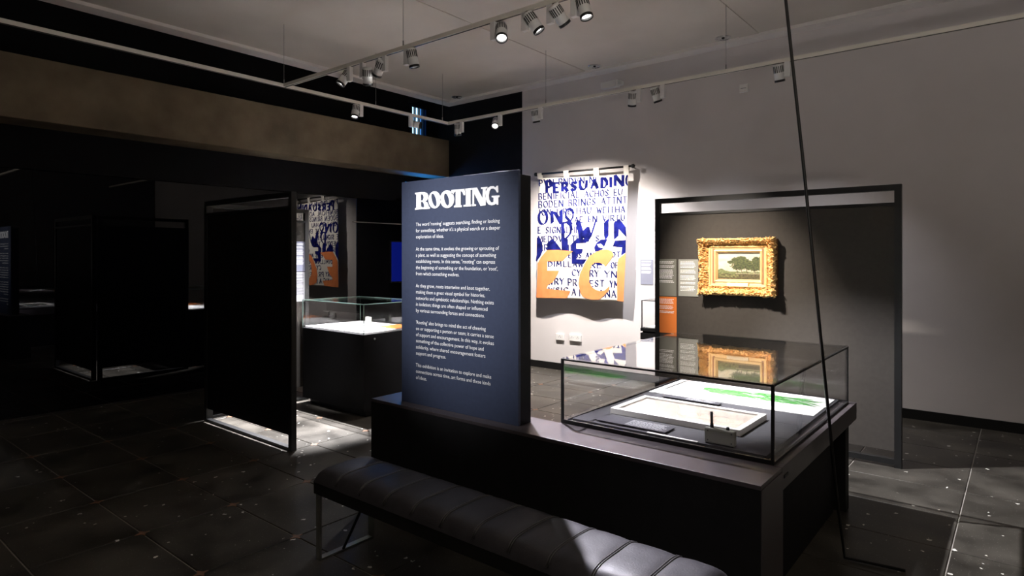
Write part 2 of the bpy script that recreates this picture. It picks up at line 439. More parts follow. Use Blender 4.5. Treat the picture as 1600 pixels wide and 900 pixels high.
sp_mesh = {}
def spot_meshes():
    # adapter: box with a chamfered foot; head: finned cylinder, beam along -Z
    sp_mesh['adapter'] = MB().box((-.024, -.019, -.150), (.024, .019, -.017), .004)
    sp_mesh['arm'] = MB().tube([(0, 0, 0), (.05, 0, 0)], .011, 8)
    h = MB().lathe([(.0, .078), (.036, .078), (.041, .072), (.042, .0), (.042, -.066), (.038, -.066), (.034, -.040), (.0, -.040)], 20)
    sp_mesh['head'] = h
    sp_mesh['rim'] = MB().lathe([(.0425, -.058), (.0445, -.060), (.0445, -.078), (.037, -.078), (.037, -.058), (.0425, -.058)], 20)
    fi = MB()
    for k in range(16):
        a = 2 * PI * k / 16 + .1
        R = Matrix.Rotation(a, 3, 'Z')
        vs = [R @ Vector(p) for p in ((.0395, -.0038, .004), (.0432, -.0038, .004), (.0432, .0038, .004), (.0395, .0038, .004),
                                      (.0390, -.0038, .062), (.0428, -.0038, .062), (.0428, .0038, .062), (.0390, .0038, .062))]
        fi.add(vs, [(0, 1, 2, 3), (4, 7, 6, 5), (0, 4, 5, 1), (1, 5, 6, 2), (2, 6, 7, 3), (3, 7, 4, 0)])
    sp_mesh['vent_slots'] = fi
    sp_mesh['lens'] = MB().disc(.030, -.060, 20)
spot_meshes()
cache = {}
def shared(key, name, m, parent):
    k = (key, m.name)
    if k not in cache:
        o = sp_mesh[key].build(name, m); cache[k] = o.data; o.parent = parent
    else:
        o = bpy.data.objects.new(name, cache[k]); COL.objects.link(o); o.parent = parent
    return o
def spotlight(label, axis, x, y, side, aim, lit=True, power=0, cone=40, blend=.5, color=(1, .93, .86), drop=.105, soft=.025):
    """axis: 'X' or 'Y' = direction of the track; side: +1/-1 where the head sits from its adapter; x, y: the head"""
    u = Vector((1, 0, 0)) if axis == 'X' else Vector((0, 1, 0))
    a = Vector((x, y, ZT)) - u * side * .074
    t = empty('track_spotlight', label, 'spotlight', a, 'white spotlights on the lighting tracks')
    if axis == 'Y': t.rotation_euler = (0, 0, PI / 2)
    shared('adapter', 'adapter', M['lamp_white'], t)
    arm = shared('arm', 'arm', M['lamp_white'], t); arm.location = (0, 0, -drop)
    if side < 0: arm.rotation_euler = (0, 0, PI)
    h = shared('head', 'head', M['lamp_white'], t)
    h.location = (side * .074, 0, -drop)
    hw = Vector((x, y, ZT - drop))
    d = (Vector(aim) - hw).normalized()
    q = d.to_track_quat('-Z', 'Y')
    if axis == 'Y': q = Quaternion((0, 0, 1), -PI / 2) @ q
    h.rotation_euler = q.to_euler()
    shared('rim', 'rim', M['lamp_black'], h)
    shared('vent_slots', 'vent_slots', M['lamp_black'], h)
    shared('lens', 'lens', M['lens_on'] if lit else M['lens_off'], h)
    if power:
        ld = bpy.data.lights.new('lamp_light', 'SPOT'); ld.energy = power; ld.spot_size = math.radians(cone); ld.spot_blend = blend
        ld.color = color; ld.shadow_soft_size = soft
        lo = bpy.data.objects.new('lamp_light', ld); COL.objects.link(lo); lo.parent = h; lo.location = (0, 0, -.085)
    return t
WARM = (1.0, .88, .76)
COOL = (0.96, .95, 1.0)
# middle track
spotlight('spotlight nearest the left end of the middle track, its lens lit, aimed down left', 'X', -4.87, TM, -1, (-5.9, 1.6, 0), True, 60, 30, .8, COOL)
spotlight('spotlight on the middle track, second from the left, head half hidden behind its box', 'X', -4.535, TM, +1, (-5.3, 4.25, .8), True, 900, 30, .7, COOL, drop=.15)
spotlight('spotlight on the middle track, third from the left, tilted left', 'X', -4.37, TM, -1, (-6.0, 3.80, 1.35), True, 30, 26, .8, COOL)
spotlight('spotlight on the middle track just under the ceiling wire, pointing straight down', 'X', -3.94, TM, +1, (-3.7, 4.2, 0), True, 70, 54, .9, COOL)
spotlight('spotlight on the middle track whose round lit lens faces the viewer', 'X', -2.975, TM, +1, (-1.72, 2.12, .45), True, 1500, 42, .9, (.92, .89, 1.0))
spotlight('spotlight on the middle track with a bright lens edge, aimed down right', 'X', -2.68, TM, +1, (-1.25, 4.45, .67), True, 1500, 44, .6, COOL)
spotlight('spotlight near the top of the picture aimed right, with a wide black rim', 'X', -2.46, TM, +1, (-1.90, 5.3, 1.30), True, 950, 36, 1.0, WARM)
spotlight('rearmost spotlight at the upper end of the middle track, mostly behind its neighbour', 'X', -2.26, TM, +1, (-1.45, 3.45, .7), True, 900, 28, .6, COOL)
# left track
spotlight('spotlight hanging from the left track in front of the beam, lens lit towards the floor', 'Y', TA, 4.42, -1, (-5.32, 3.42, 0), True, 6500, 35, .65, COOL)
spotlight('spotlight beside the blue window on the left track, turned right with no lens showing', 'Y', TA, 5.33, +1, (-3.5, 7.0, 2.6), False, 0)
# track by the grey wall
spotlight('spotlight at the corner where the left and far tracks meet', 'X', -5.72, TR, -1, (-5.75, 6.2, 0), False, 0)
spotlight('spotlight on the far track against the black corner, its lens a bright dot', 'X', -5.07, TR, -1, (-3.4, 3.4, .3), True, 150, 40, .8, COOL)
spotlight('spotlight on the far track just left above the banner', 'X', -4.45, TR, -1, (-4.42, 7.05, -1.0), True, 820, 122, 1.0, (1.0, .91, .83))
spotlight('left one of the two spotlights side by side on the far track', 'X', -3.18, TR, -1, (-4.0, 7.05, .1), True, 340, 76, 1.0, COOL)
spotlight('right one of the two spotlights side by side on the far track', 'X', -2.91, TR, -1, (-2.5, 6.98, .4), True, 40, 80, 1.0, COOL)
spotlight('spotlight at the far right of the grey wall, under the black cable', 'X', -1.71, TR, -1, (-1.6, 6.8, .4), True, 60, 80, 1.0, COOL)
# behind the viewer: lights the text panel
spotlight('spotlight on the track behind the viewer, aimed at the text panel', 'X', -3.05, .30, +1, (-2.58, 2.6, 1.50), True, 620, 31, 1.0, COOL)

# chrome downlights in the ceiling
for (x, y, lab) in ((-6.592, 6.785, 'chrome recessed downlight in the far left corner of the ceiling'),
                    (-4.183, 6.777, 'chrome recessed downlight in the ceiling above the banner'),
                    (-2.551, 6.788, 'chrome recessed downlight at the right of the ceiling')):
    t = empty('ceiling_downlight', lab, 'downlight', (x, y, ZC + .035), 'recessed ceiling downlights')
    T = Matrix.Translation((x, y, ZC + .035))
    MB().lathe([(.068, 0), (.085, 0), (.085, -.006), (.070, -.010), (.066, -.004), (.066, 0.0)], 24, M4=T).build('ring', M['chrome'], t)
    MB().lathe([(.066, -.003), (.055, -.0035), (.050, -.001), (.044, -.004), (.030, -.0015), (.012, -.0025), (.0, -.001)], 24, M4=T).build('reflector', M['chrome'], t)
    MB().lathe([(.016, -.003), (.016, -.010), (.010, -.014), (.0, -.015)], 12, M4=T).build('bulb', M['lens_off'], t)

# small fittings on the grey wall
t = empty('junction_box', 'pale box on the grey wall at the end of the far track', 'junction box', (-4.07, YW, 3.72))
MB().box((-4.21, YW - .09, 3.690), (-3.97, YW, 3.775), .012).build('body', M['lamp_white'], t)
MB().box((-3.97, YW - .07, 3.705), (-3.92, YW, 3.76), .008).build('end_cap', M['lamp_white'], t)
t = empty('wall_sensor', 'small square white sensor box on the upper grey wall', 'sensor', (-2.41, YW, 3.41))
MB().box((-2.458, YW - .035, 3.365), (-2.360, YW, 3.455), .006).build('body', M['socket'], t)
MB().box((-2.44, YW - .037, 3.405), (-2.38, YW - .034, 3.412)).build('slot', M['grey_ink'], t)
for a, bq, n, lab in (((870, 521), (882, 532), 1, 'single white socket low on the grey wall, left of the double one'),
                      ((891, 522), (909, 534), 2, 'double white socket low on the grey wall below the banner')):
    p = onY(*a, YW); q = onY(*bq, YW)
    t = empty('wall_socket', lab, 'socket', ((p.x + q.x) / 2, YW, q.z))
    MB().box((p.x, YW - .025, q.z), (q.x, YW, p.z), .004).build('plate', M['socket'], t)
    for k in range(n):
        cx = p.x + (q.x - p.x) * (k + .5) / n
        for dx, dz in ((-.016, .0), (.016, .0), (0, .016)):
            MB().box((cx + dx - .003, YW - .026, (p.z + q.z) / 2 + dz - .005), (cx + dx + .003, YW - .0245, (p.z + q.z) / 2 + dz + .005)).build('pin_hole', M['ink'], t)
# slanting black cable at the right
cb = MB().tube([(-1.03, 3.29, ZC + .027), (-.87, 3.42, 2.0), (-.74, 3.52, .35), (-.71, 3.56, .012), (-.45, 3.6, .010)], .008, 8).build('hanging_cable', M['black_steel'])
tag(cb, 'thin black cable slanting down from the ceiling at the right edge', 'cable')

# ------------------------------------------------------------------ stroke lettering (broad brush capitals)
GLYPH = {
 'A': [[(0, 0), (.5, 1), (1, 0)], [(.2, .36), (.8, .36)]],
 'B': [[(0, 0), (0, 1), (.55, 1), (.85, .86), (.8, .66), (.5, .53), (.05, .53)], [(.5, .53), (.95, .38), (.95, .14), (.6, 0), (0, 0)]],
 'C': [[(1, .82), (.75, 1), (.35, .97), (.02, .6), (.05, .3), (.35, 0), (.75, 0), (1, .16)]],
 'D': [[(0, 0), (0, 1), (.5, .97), (.95, .65), (.95, .35), (.5, .03), (0, 0)]],
 'E': [[(.95, 1), (0, 1), (0, 0), (.95, 0)], [(0, .52), (.75, .52)]],
 'F': [[(.95, 1), (0, 1), (0, 0)], [(0, .52), (.75, .52)]],
 'G': [[(1, .82), (.7, 1), (.3, .96), (.02, .55), (.1, .2), (.4, 0), (.8, .06), (.95, .42), (.6, .42)]],
 'H': [[(0, 0), (0, 1)], [(1, 0), (1, 1)], [(0, .5), (1, .5)]],
 'I': [[(.5, 0), (.5, 1)]],
 'J': [[(.9, 1), (.9, .2), (.6, 0), (.2, .05), (.05, .25)]],
 'L': [[(0, 1), (0, 0), (.95, 0)]],
 'M': [[(0, 0), (.1, 1), (.5, .3), (.9, 1), (1, 0)]],
 'N': [[(0, 0), (0, 1), (1, 0), (1, 1)]],
 'O': [[(.5, 1), (.12, .85), (0, .5), (.12, .15), (.5, 0), (.88, .15), (1, .5), (.88, .85), (.5, 1)]],
 'P': [[(0, 0), (0, 1), (.6, 1), (.95, .8), (.9, .56), (.5, .45), (.05, .48)]],
 'R': [[(0, 0), (0, 1), (.6, 1), (.92, .8), (.85, .58), (.4, .48)], [(.4, .48), (1, 0)]],
 'S': [[(.95, .85), (.65, 1), (.25, .95), (.08, .75), (.3, .56), (.7, .44), (.93, .25), (.75, .04), (.35, 0), (.03, .16)]],
 'T': [[(0, 1), (1, 1)], [(.5, 1), (.5, 0)]],
 'U': [[(0, 1), (.02, .3), (.25, .02), (.6, 0), (.92, .25), (1, 1)]],
 'V': [[(0, 1), (.5, 0), (1, 1)]],
 'W': [[(0, 1), (.25, 0), (.5, .75), (.75, 0), (1, 1)]],
 'Y': [[(0, 1), (.5, .5), (1, 1)], [(.5, .5), (.45, 0)]],
}
NARROW = {'I': .25, 'J': .5, 'E': .6, 'F': .6, 'L': .6, 'S': .62, 'P': .62, 'B': .62, 'R': .66, 'T': .74, 'M': .95, 'W': 1.0}
def stroke(mb, pts, wmin, wmax, ang, f, cap=True):
    """a broad-nib ribbon along 2d points; width depends on the stroke direction; y grows downwards"""
    n = len(pts)
    nib = Vector((math.cos(ang), math.sin(ang))) * wmax * .5
    for i in range(n - 1):
        a = Vector(pts[i]); b = Vector(pts[i + 1]); d = b - a
        if d.length < 1e-6: continue
        d.normalize(); nrm = Vector((-d.y, d.x))
        k = max(abs(nib.dot(nrm)), wmin * .5)
        w = nrm * k; e = d * (wmin * .45)
        q = [a - e - w, b + e - w, b + e + w, a - e + w]
        mb.add([f(p.x, p.y) for p in q], [(0, 1, 2, 3)])
def glyph(mb, ch, x0, x1, yb, yt, wmin, wmax, ang, f, jitter=0.0):
    for s_ in GLYPH.get(ch, []):
        pts = []
        for (u, v) in s_:
            pts.append((x0 + u * (x1 - x0) + rnd.uniform(-jitter, jitter), yb + v * (yt - yb) + rnd.uniform(-jitter, jitter)))
        stroke(mb, pts, wmin, wmax, ang, f)
def line(text, x0, y0, x1, y1, cap, wmin, wmax, ang, f, jitter=.15):
    adv = [(NARROW.get(c, .78) if c != ' ' else .55) for c in text]
    gap = .34
    tot = sum(adv) + gap * (len(text) - 1); x = 0.0; mb = MB(); out = [mb]
    for c, a in zip(text, adv):
        s0 = x / tot; s1 = (x + a) / tot
        X0 = x0 + (x1 - x0) * s0; X1 = x0 + (x1 - x0) * s1
        Y0 = y0 + (y1 - y0) * (s0 + s1) / 2
        if c == ' ': mb = MB(); out.append(mb)
        glyph(mb, c, X0, X1, Y0, Y0 - cap, wmin, wmax, ang, f, jitter)
        x += a + gap
    return [m for m in out if m.v]

# ------------------------------------------------------------------ the banner
YBN = 6.93
def wave(X, Z):
    t = min(1, max(0, (2.62 - Z) / 1.65))
    return .006 * math.sin(5 * X + 2.0 * Z) * t + .016 * t ** 3 * math.sin(8.5 * X + .8) + .008 * t ** 2 * math.sin(3.7 * Z + X)
def bpt(lift):
    def f(x, y):
        p = onY(x, y, YBN); return Vector((p.x, YBN - lift - wave(p.x, p.z), p.z))
    return f
def cut_grid(mb, nx=12, nz=16):
    """split flat print into a grid so that it follows the folds of the cloth"""
    bm = bmesh.new()
    vs = [bm.verts.new((v.x, YBN, v.z)) for v in mb.v]
    for f in mb.f:
        try: bm.faces.new([vs[i] for i in f])
        except ValueError: pass
    bm.verts.ensure_lookup_table()
    for k in range(1, nx):
        bmesh.ops.bisect_plane(bm, geom=bm.verts[:] + bm.edges[:] + bm.faces[:], plane_co=(-5.22 + 1.43 * k / nx, 0, 0), plane_no=(1, 0, 0))
    for k in range(1, nz):
        bmesh.ops.bisect_plane(bm, geom=bm.verts[:] + bm.edges[:] + bm.faces[:], plane_co=(0, 0, .96 + 1.67 * k / nz), plane_no=(0, 0, 1))
    return bm
def print_on(mb, name, m, parent, lift, label=None):
    bm = cut_grid(mb)
    for v in bm.verts: v.co.y = YBN - lift - wave(v.co.x, v.co.z)
    o = MB().bm(bm).build(name, m, parent, fixn=False)
    if label: o['label'] = label
    return o
ban = empty('banner', 'cotton banner of blue brush lettering and orange letters hung from a black rod', 'banner', (-4.5, YBN, .97))
# cloth: a warped sheet between the four measured corners
TL, TRc, BL, BR = (842, 278.5), (981.8, 273), (838, 465.6), (974.2, 471.8)
NX, NZ = 48, 56
cl = MB(); grid = []
for j in range(NZ + 1):
    v = j / NZ; row = []
    for i in range(NX + 1):
        u = i / NX
        x = (TL[0] * (1 - u) + TRc[0] * u) * (1 - v) + (BL[0] * (1 - u) + BR[0] * u) * v
        y = (TL[1] * (1 - u) + TRc[1] * u) * (1 - v) + (BL[1] * (1 - u) + BR[1] * u) * v
        if j == NZ: y += 0.7 * math.sin(u * 21) - .8 * math.sin(u * 7)
        row.append(len(cl.v)); cl.v.append(bpt(0)(x, y))
    grid.append(row)
for j in range(NZ):
    for i in range(NX):
        cl.f.append([grid[j][i], grid[j][i + 1], grid[j + 1][i + 1], grid[j + 1][i]]); cl.sm.append(True)
cloth = cl.build('cloth', M['cloth'], ban, fixn=False)
sm = cloth.modifiers.new('thickness', 'SOLIDIFY'); sm.thickness = .0016; sm.offset = 1 if False else -1
# rod, finials, brackets, tabs
rodA, rodB = onY(839, 272.5, YBN), onY(987, 259.5, YBN)
rd = (rodB - rodA).normalized()
MB().tube([rodA, rodB], .0135, 10).build('rod', M['black_steel'], ban)
for p, s in ((rodA, -1), (rodB, 1)):
    fin = MB()
    q = p + rd * s * .0
    fin.tube([q - rd * s * .004, q + rd * s * .006, q + rd * s * .03, q + rd * s * .045], [.014, .026, .026, .008], 12)
    fin.build('finial', M['black_steel'], ban)
    qq = p - rd * s * .012
    MB().tube([qq + Vector((0, .0, -.0)), qq + Vector((0, YW - YBN, -.015))], .008, 8).build('bracket', M['black_steel'], ban)
tabs = ((840.3, 847.3), (881.3, 889.2), (928, 936.3), (975, 983))
for a, bq in tabs:
    tb = MB(); n = 9
    xa, xb = onY(a, 270, YBN).x, onY(bq, 270, YBN).x
    pts = []
    for X in (xa, xb):
        tt = (X - rodA.x) / (rodB.x - rodA.x); zc = rodA.z + (rodB.z - rodA.z) * tt
        u = (X - bpt(0)(*TL).x) / (bpt(0)(*TRc).x - bpt(0)(*TL).x)
        zt = bpt(0)(*TL).z * (1 - u) + bpt(0)(*TRc).z * u - .012
        col = [Vector((X, YBN - .003, zt))]
        for k in range(n):
            ang = PI * k / (n - 1)
            col.append(Vector((X, YBN - .0165 * math.cos(ang), zc + .0165 * math.sin(ang))))
        col.append(Vector((X, YBN + .004, zt)))
        pts.append(col)
    m_ = len(pts[0])
    tb.add(pts[0] + pts[1], [(k, k + 1, m_ + k + 1, m_ + k) for k in range(m_ - 1)], True)
    tb.build('hanging_tab', M['cloth'], ban, fixn=False)

ff = bpt(0)
W1, W2, AN = 1.15, 2.3, math.radians(-38)
def L(*a):
    for mb in line(*a, W1, W2, AN, ff): print_on(mb, 'lettered_word', M['thin_blue'], ban, .0024)
L('PVN RNDVN NI', 843, 291, 932, 285.2, 9.6)
L('BENIFICIAL ACHOS EU', 842.3, 312.3, 972.3, 304.8, 9.6)
L('BODEN BRINGS ATTNT', 842.3, 325, 979, 317.3, 10.3)
L('ION I PE HAU WEITHA', 842.5, 337, 976, 331.5, 9.4)
L('AE EN VIRTU', 898, 348.2, 976, 344.3, 9)
L('E SIGNALLIN', 841.3, 364.6, 906, 363.8, 9.6)
L('MEDDVL THAT S', 841.2, 378.2, 936, 377, 9)
L('RR E HI', 843, 391.5, 893, 391.5, 9)
L('E JS AM', 888.6, 403, 928.6, 403, 8)
L('OT', 956, 402, 969, 401, 7.5)
L('DIM', 857.8, 416.5, 876.5, 416.2, 7.8)
L('LLAW', 880.5, 416.8, 911.5, 417.3, 8.4)
L('RE', 923.8, 418.3, 940, 419, 9)
L('OF', 955.3, 419, 966, 419.2, 9)
L('CY', 893.5, 430.6, 907, 431, 9.4)
L('RY', 922.6, 432.2, 936, 432.4, 10)
L('YN', 945.2, 433, 963.3, 434.2, 10)
L('WRY', 857, 444.5, 880, 444.2, 9.3)
L('PR', 887, 446, 900.5, 447, 10.4)
L('EST', 922.6, 448, 944.3, 447.6, 9.6)
L('YM', 953, 449, 966, 449.6, 10.4)
L('WSIC', 858, 455.4, 886, 456, 6.2)
L('A', 892.3, 461.5, 898.6, 461.5, 10.3)
L('I', 904, 462.6, 907, 462.6, 10)
L('ANA', 936, 463.5, 961.8, 465.2, 10.6)
# larger word PERSUADIN(G) running off the edge
def paint_letter(fn):
    mb = MB(); fn(mb); print_on(mb, 'painted_letter', M['blue'], ban, .0042)
class Pen:
    def flat(self, poly, f): paint_letter(lambda mb: mb.flat(poly, f))
big = Pen()
def bstroke(big_, *a): paint_letter(lambda mb: stroke(mb, *a))
def G(ch, x0, x1, yt, yb, w1=2.2, w2=5.6): paint_letter(lambda mb: glyph(mb, ch, x0, x1, yb, yt, w1, w2, math.radians(-35), ff, .15))
G('P', 854.5, 862.2, 283, 300.5); G('E', 866, 873.2, 286, 300.5); G('R', 879, 887, 285.5, 298.5); G('S', 893, 900.5, 284.5, 297.5)
G('U', 906.5, 917, 282.5, 296); G('A', 924.5, 933.3, 281, 294); G('D', 940.5, 949, 278.5, 293.5); G('I', 953, 956, 277.5, 292); G('N', 961.5, 973.5, 274.5, 290)
big.flat([(981.3, 272.5), (978.5, 274.5), (977, 280), (977.5, 287), (980.5, 291), (981, 289), (979.8, 284), (980, 278.5), (981.3, 275)], ff)
def c6(p): return (835 + p[0] / 10.32, 340 + p[1] / 10.32)
def P6(*pts): big.flat([c6(p) for p in pts], ff)
# ONS
bstroke(big, [(848.5 + 6.4 * math.cos(a), 340 + 10.5 * math.sin(a)) for a in [2 * PI * k / 18 for k in range(19)]], 1.6, 4.6, math.radians(-20), ff)
big.flat([(860, 330.5), (864.6, 328.8), (865.8, 346.5), (860.4, 351)], ff)
big.flat([(862.5, 329.8), (869.5, 331), (879.2, 345.5), (874.6, 351)], ff)
big.flat([(873.8, 330), (879.6, 325.8), (879.2, 348.5), (875.2, 351)], ff)
bstroke(big, [(884, 333), (886.2, 327.5), (890, 326.2), (894, 328.5), (896, 333), (895, 340), (891.5, 345.5)], 2.2, 4.6, math.radians(-50), ff)
bstroke(big, [(884, 333), (884.6, 339), (889, 344), (893, 350)], 2.4, 4.6, math.radians(-50), ff)
# D W I N
big.flat([(876.4, 349), (881.6, 345.8), (882.3, 371), (887.6, 374), (887.2, 392), (877.6, 392)], ff)
bstroke(big, [(880, 349), (886.5, 346.8), (891.6, 351.5), (893, 358.5), (890.5, 366), (884.5, 372.5)], 2.6, 5.4, math.radians(-40), ff)
P6((665, 90), (700, 30), (745, 60), (790, 210), (850, 150), (890, 150), (920, 250), (990, 20), (1012, 30), (930, 300), (860, 400), (830, 350), (790, 330), (740, 380), (715, 330), (700, 210))
P6((1120, 92), (1165, 40), (1200, 20), (1200, 290), (1150, 365), (1128, 300))
P6((1280, 95), (1310, 45), (1365, 90), (1360, 290), (1285, 360))
P6((1280, 95), (1370, 15), (1475, 150), (1485, 315), (1440, 270), (1365, 190))
# NEST row
P6((44, 320), (90, 335), (130, 400), (143, 470), (140, 540), (100, 630), (42, 712), (30, 690), (45, 600))
P6((210, 410), (290, 335), (350, 400), (440, 520), (430, 535), (210, 530))
P6((600, 420), (680, 345), (870, 345), (840, 410), (680, 415), (680, 500), (790, 505), (770, 580), (690, 590), (680, 670), (850, 672), (800, 745), (600, 745))
P6((1180, 350), (1080, 352), (1010, 410), (972, 480), (985, 545), (1040, 540), (1120, 500), (1050, 480), (1015, 430), (1075, 415), (1130, 470), (1155, 410))
P6((1300, 372), (1475, 362), (1475, 560), (1400, 612), (1418, 478), (1265, 466))
P6((985, 735), (1030, 722), (1090, 738), (1112, 772), (1040, 768))
mb = MB(); mb.flat([(855.3, 391), (870, 390.5), (895.5, 392.3), (886, 400), (878.6, 407.8), (856, 408.3), (856, 423), (873.5, 423.2), (869, 433), (864, 441), (857, 445), (855, 450.5), (866, 452.5), (890, 455), (887, 461), (884, 466), (860, 465.4), (838.8, 465), (840.5, 430), (841, 412), (846, 402)], ff); print_on(mb, 'orange_letter', M['orange'], ban, .0060)
mb = MB(); mb.flat([(949, 390), (956, 392), (959.5, 398), (954, 407), (946.4, 416.5), (944, 413), (938, 410.5), (930, 410.5), (925, 415), (922, 424), (921.5, 440.5), (926, 448.7), (931, 452.5), (937.6, 455), (945, 454), (953, 446.5), (951, 454), (944, 461.5), (936.5, 468), (926, 468), (916.6, 466), (910.5, 463), (907, 458), (904, 444), (906, 429), (914, 412.5), (922, 400), (933, 393), (941.6, 390.4)], ff); print_on(mb, 'orange_letter', M['orange'], ban, .0060)
mb = MB(); mb.flat([(964.6, 430), (965, 412), (967, 404), (978.3, 395.5), (976.8, 430), (974.3, 471.2), (964, 470)], ff); print_on(mb, 'orange_letter', M['orange'], ban, .0060)

# ------------------------------------------------------------------ text panel on its plinth
ZP = 0.65
YS = 2.594
sign = empty('exhibition_sign', 'tall slate blue exhibition panel with white title and text', 'sign', (-2.53, YS, ZP))
SX0, SX1, SZ1 = -2.997, -2.069, 2.007
MB().box((SX0, YS, ZP), (SX1, YS + .018, SZ1), .0015).build('board', M['sign_blue'], sign)
bf = MB().box((SX0 + .012, YS + .018, ZP), (SX1 - .002, YS + .11, SZ1 - .022), .002).build('back_frame', M['black_panel'], sign)
bf['label'] = 'black backing box'
# title, letter by letter
def tp(x, y):
    p = onY(620 + x / 8.889, 270 + y / 8.889, YS); return Vector((p.x, YS - .0035, p.z))
def tpb(x, y):
    p = onY(620 + x / 8.889, 270 + y / 8.889, YS); return Vector((p.x, YS - .0002, p.z))
def ell(cx, cy, rx, ry, n=24, tilt=0.0): return [(cx + rx * math.cos(2 * PI * k / n) + tilt * ry * math.sin(2 * PI * k / n), cy + ry * math.sin(2 * PI * k / n)) for k in range(n)]
LET = {
 'R': [([(258, 278), (282, 275), (345, 268), (390, 268), (425, 283), (442, 315), (442, 350), (428, 380), (402, 398), (428, 410), (443, 445), (450, 470), (466, 478), (466, 500), (375, 507), (372, 484), (386, 470), (380, 430), (362, 402), (342, 404), (342, 474), (365, 479), (372, 503), (258, 516), (258, 494), (276, 484), (276, 302), (258, 297)], [[(341, 300), (360, 299), (374, 320), (378, 345), (372, 370), (360, 384), (341, 388)]])],
 'O': [(ell(530, 376, 86, 120), [ell(522, 378, 30, 90, 20, .22)])],
 'O2': [(ell(704, 367, 98, 124), [ell(697, 372, 32, 84, 20, .18)])],
 'T': [([(764, 240), (955, 222), (956, 312), (932, 312), (918, 272), (892, 252), (892, 448), (908, 455), (908, 478), (800, 482), (800, 458), (822, 450), (822, 258), (800, 276), (790, 300), (766, 300)], [])],
 'I': [([(944, 224), (1050, 212), (1050, 236), (1030, 240), (1030, 440), (1050, 446), (1050, 466), (932, 472), (930, 450), (964, 442), (964, 246), (944, 246)], [])],
 'N': [([(1044, 214), (1118, 206), (1196, 352), (1200, 226), (1174, 222), (1174, 202), (1262, 194), (1262, 216), (1240, 222), (1240, 452), (1168, 462), (1080, 288), (1080, 434), (1105, 440), (1105, 462), (1040, 466), (1040, 444), (1056, 436), (1056, 240), (1044, 236)], [])],
 'G': [([(1396, 180), (1412, 180), (1416, 272), (1396, 275), (1376, 238), (1345, 218), (1315, 222), (1294, 255), (1284, 318), (1290, 376), (1312, 408), (1332, 412), (1348, 402), (1348, 346), (1322, 340), (1322, 320), (1432, 314), (1434, 336), (1416, 344), (1416, 444), (1396, 446), (1384, 430), (1360, 446), (1320, 452), (1280, 442), (1250, 400), (1234, 330), (1242, 260), (1268, 210), (1306, 188), (1344, 186), (1374, 202)], [])],
}
for key, polys in LET.items():
    mb = MB()
    for outer, holes in polys:
        mb.flat(outer, tp, holes)
        for loop in [outer, *holes]:
            n = len(loop)
            mb.add([tp(*p) for p in loop] + [tpb(*p) for p in loop], [(i, (i + 1) % n, n + (i + 1) % n, n + i) for i in range(n)])
    o = mb.build('title_letter', M['white_ink'], sign, fixn=False)
# body text
TEXT = [
 ["The word 'rooting' suggests searching, finding or looking", "for something, whether it's a physical search or a deeper", "exploration of ideas."],
 ["At the same time, it evokes the growing or sprouting of", "a plant, as well as suggesting the concept of something", "establishing roots. In this sense, \"rooting\" can express", "the beginning of something or the foundation, or 'root',", "from which something evolves."],
 ["As they grow, roots intertwine and knot together,", "making them a great visual symbol for histories,", "networks and symbiotic relationships. Nothing exists", "in isolation; things are often shaped or influenced", "by various surrounding forces and connections."],
 ["'Rooting' also brings to mind the act of cheering", "on or supporting a person or team; it carries a sense", "of support and encouragement. In this way, it evokes", "something of the collective power of hope and", "solidarity, where shared encouragement fosters", "support and progress."],
 ["This exhibition is an invitation to explore and make", "connections across time, art forms and these kinds", "of ideas."]]
STARTY = [353.4, 391.6, 448.8, 505.8, 572.6]
def text_mesh(s, size):
    cu = bpy.data.curves.new('t', 'FONT'); cu.body = s; cu.size = size; cu.resolution_u = 2; cu.fill_mode = 'FRONT'
    o = bpy.data.objects.new('t', cu); COL.objects.link(o)
    bpy.context.view_layer.update()
    dg = bpy.context.evaluated_depsgraph_get()
    me = bpy.data.meshes.new_from_object(o.evaluated_get(dg))
    vs = [v.co.copy() for v in me.vertices]; fs = [list(p.vertices) for p in me.polygons]
    bpy.data.objects.remove(o); bpy.data.curves.remove(cu); bpy.data.meshes.remove(me)
    return vs, fs
x_left = onY(650, 400, YS).x
ref_vs, _ = text_mesh(TEXT[0][0], .03)
wref = max(v.x for v in ref_vs)
want = onY(781, 350, YS).x - x_left
SIZE = .03; KX = want / wref
for par, y0 in zip(TEXT, STARTY):
    mb = MB(); z = onY(650, y0, YS).z
    for s in par:
        vs, fs = text_mesh(s, SIZE)
        mb.add([(x_left + v.x * KX, YS - .0012, z + v.y) for v in vs], fs)
        z -= .03735
    mb.build('paragraph', M['white_ink'], sign, fixn=False)
print('text scale', KX)

# ------------------------------------------------------------------ plinth, table, glass case
PX0, PX1, PY0, PY1 = -3.199, -0.797, 2.518, 2.795
pl = empty('plinth', 'long low black plinth under the text panel and the front of the glass case', 'plinth', ((PX0 + PX1) / 2, PY0, 0))
MB().box((PX0, PY0, 0), (PX1, PY1, ZP - .018)).build('body', M['plinth_face'], pl)
MB().box((PX0, PY0, ZP - .018), (PX1, PY1, ZP), .0015).build('top', M['plinth'], pl)
e = MB().box((PX1, PY0 + .002, 0.0), (PX1 + .004, PY1, ZP - .018)).build('end_panel', M['plinth'], pl)
CX0, CX1, CY0, CY1 = -1.940, -0.832, 2.800, 4.280
tb = empty('display_table', 'dark table behind the plinth carrying the black framed glass case', 'table', ((CX0 + CX1) / 2, 3.5, 0))
MB().box((CX0 - .01, PY1 + .001, ZP - .10), (PX1, CY1 + .05, ZP), .002).build('apron', M['plinth'], tb)
for x in (CX0 + .03, PX1 - .08):
    MB().box((x - .04, CY1 - .06, 0), (x + .04, CY1 + .03, ZP - .10)).build('leg', M['plinth_face'], tb)
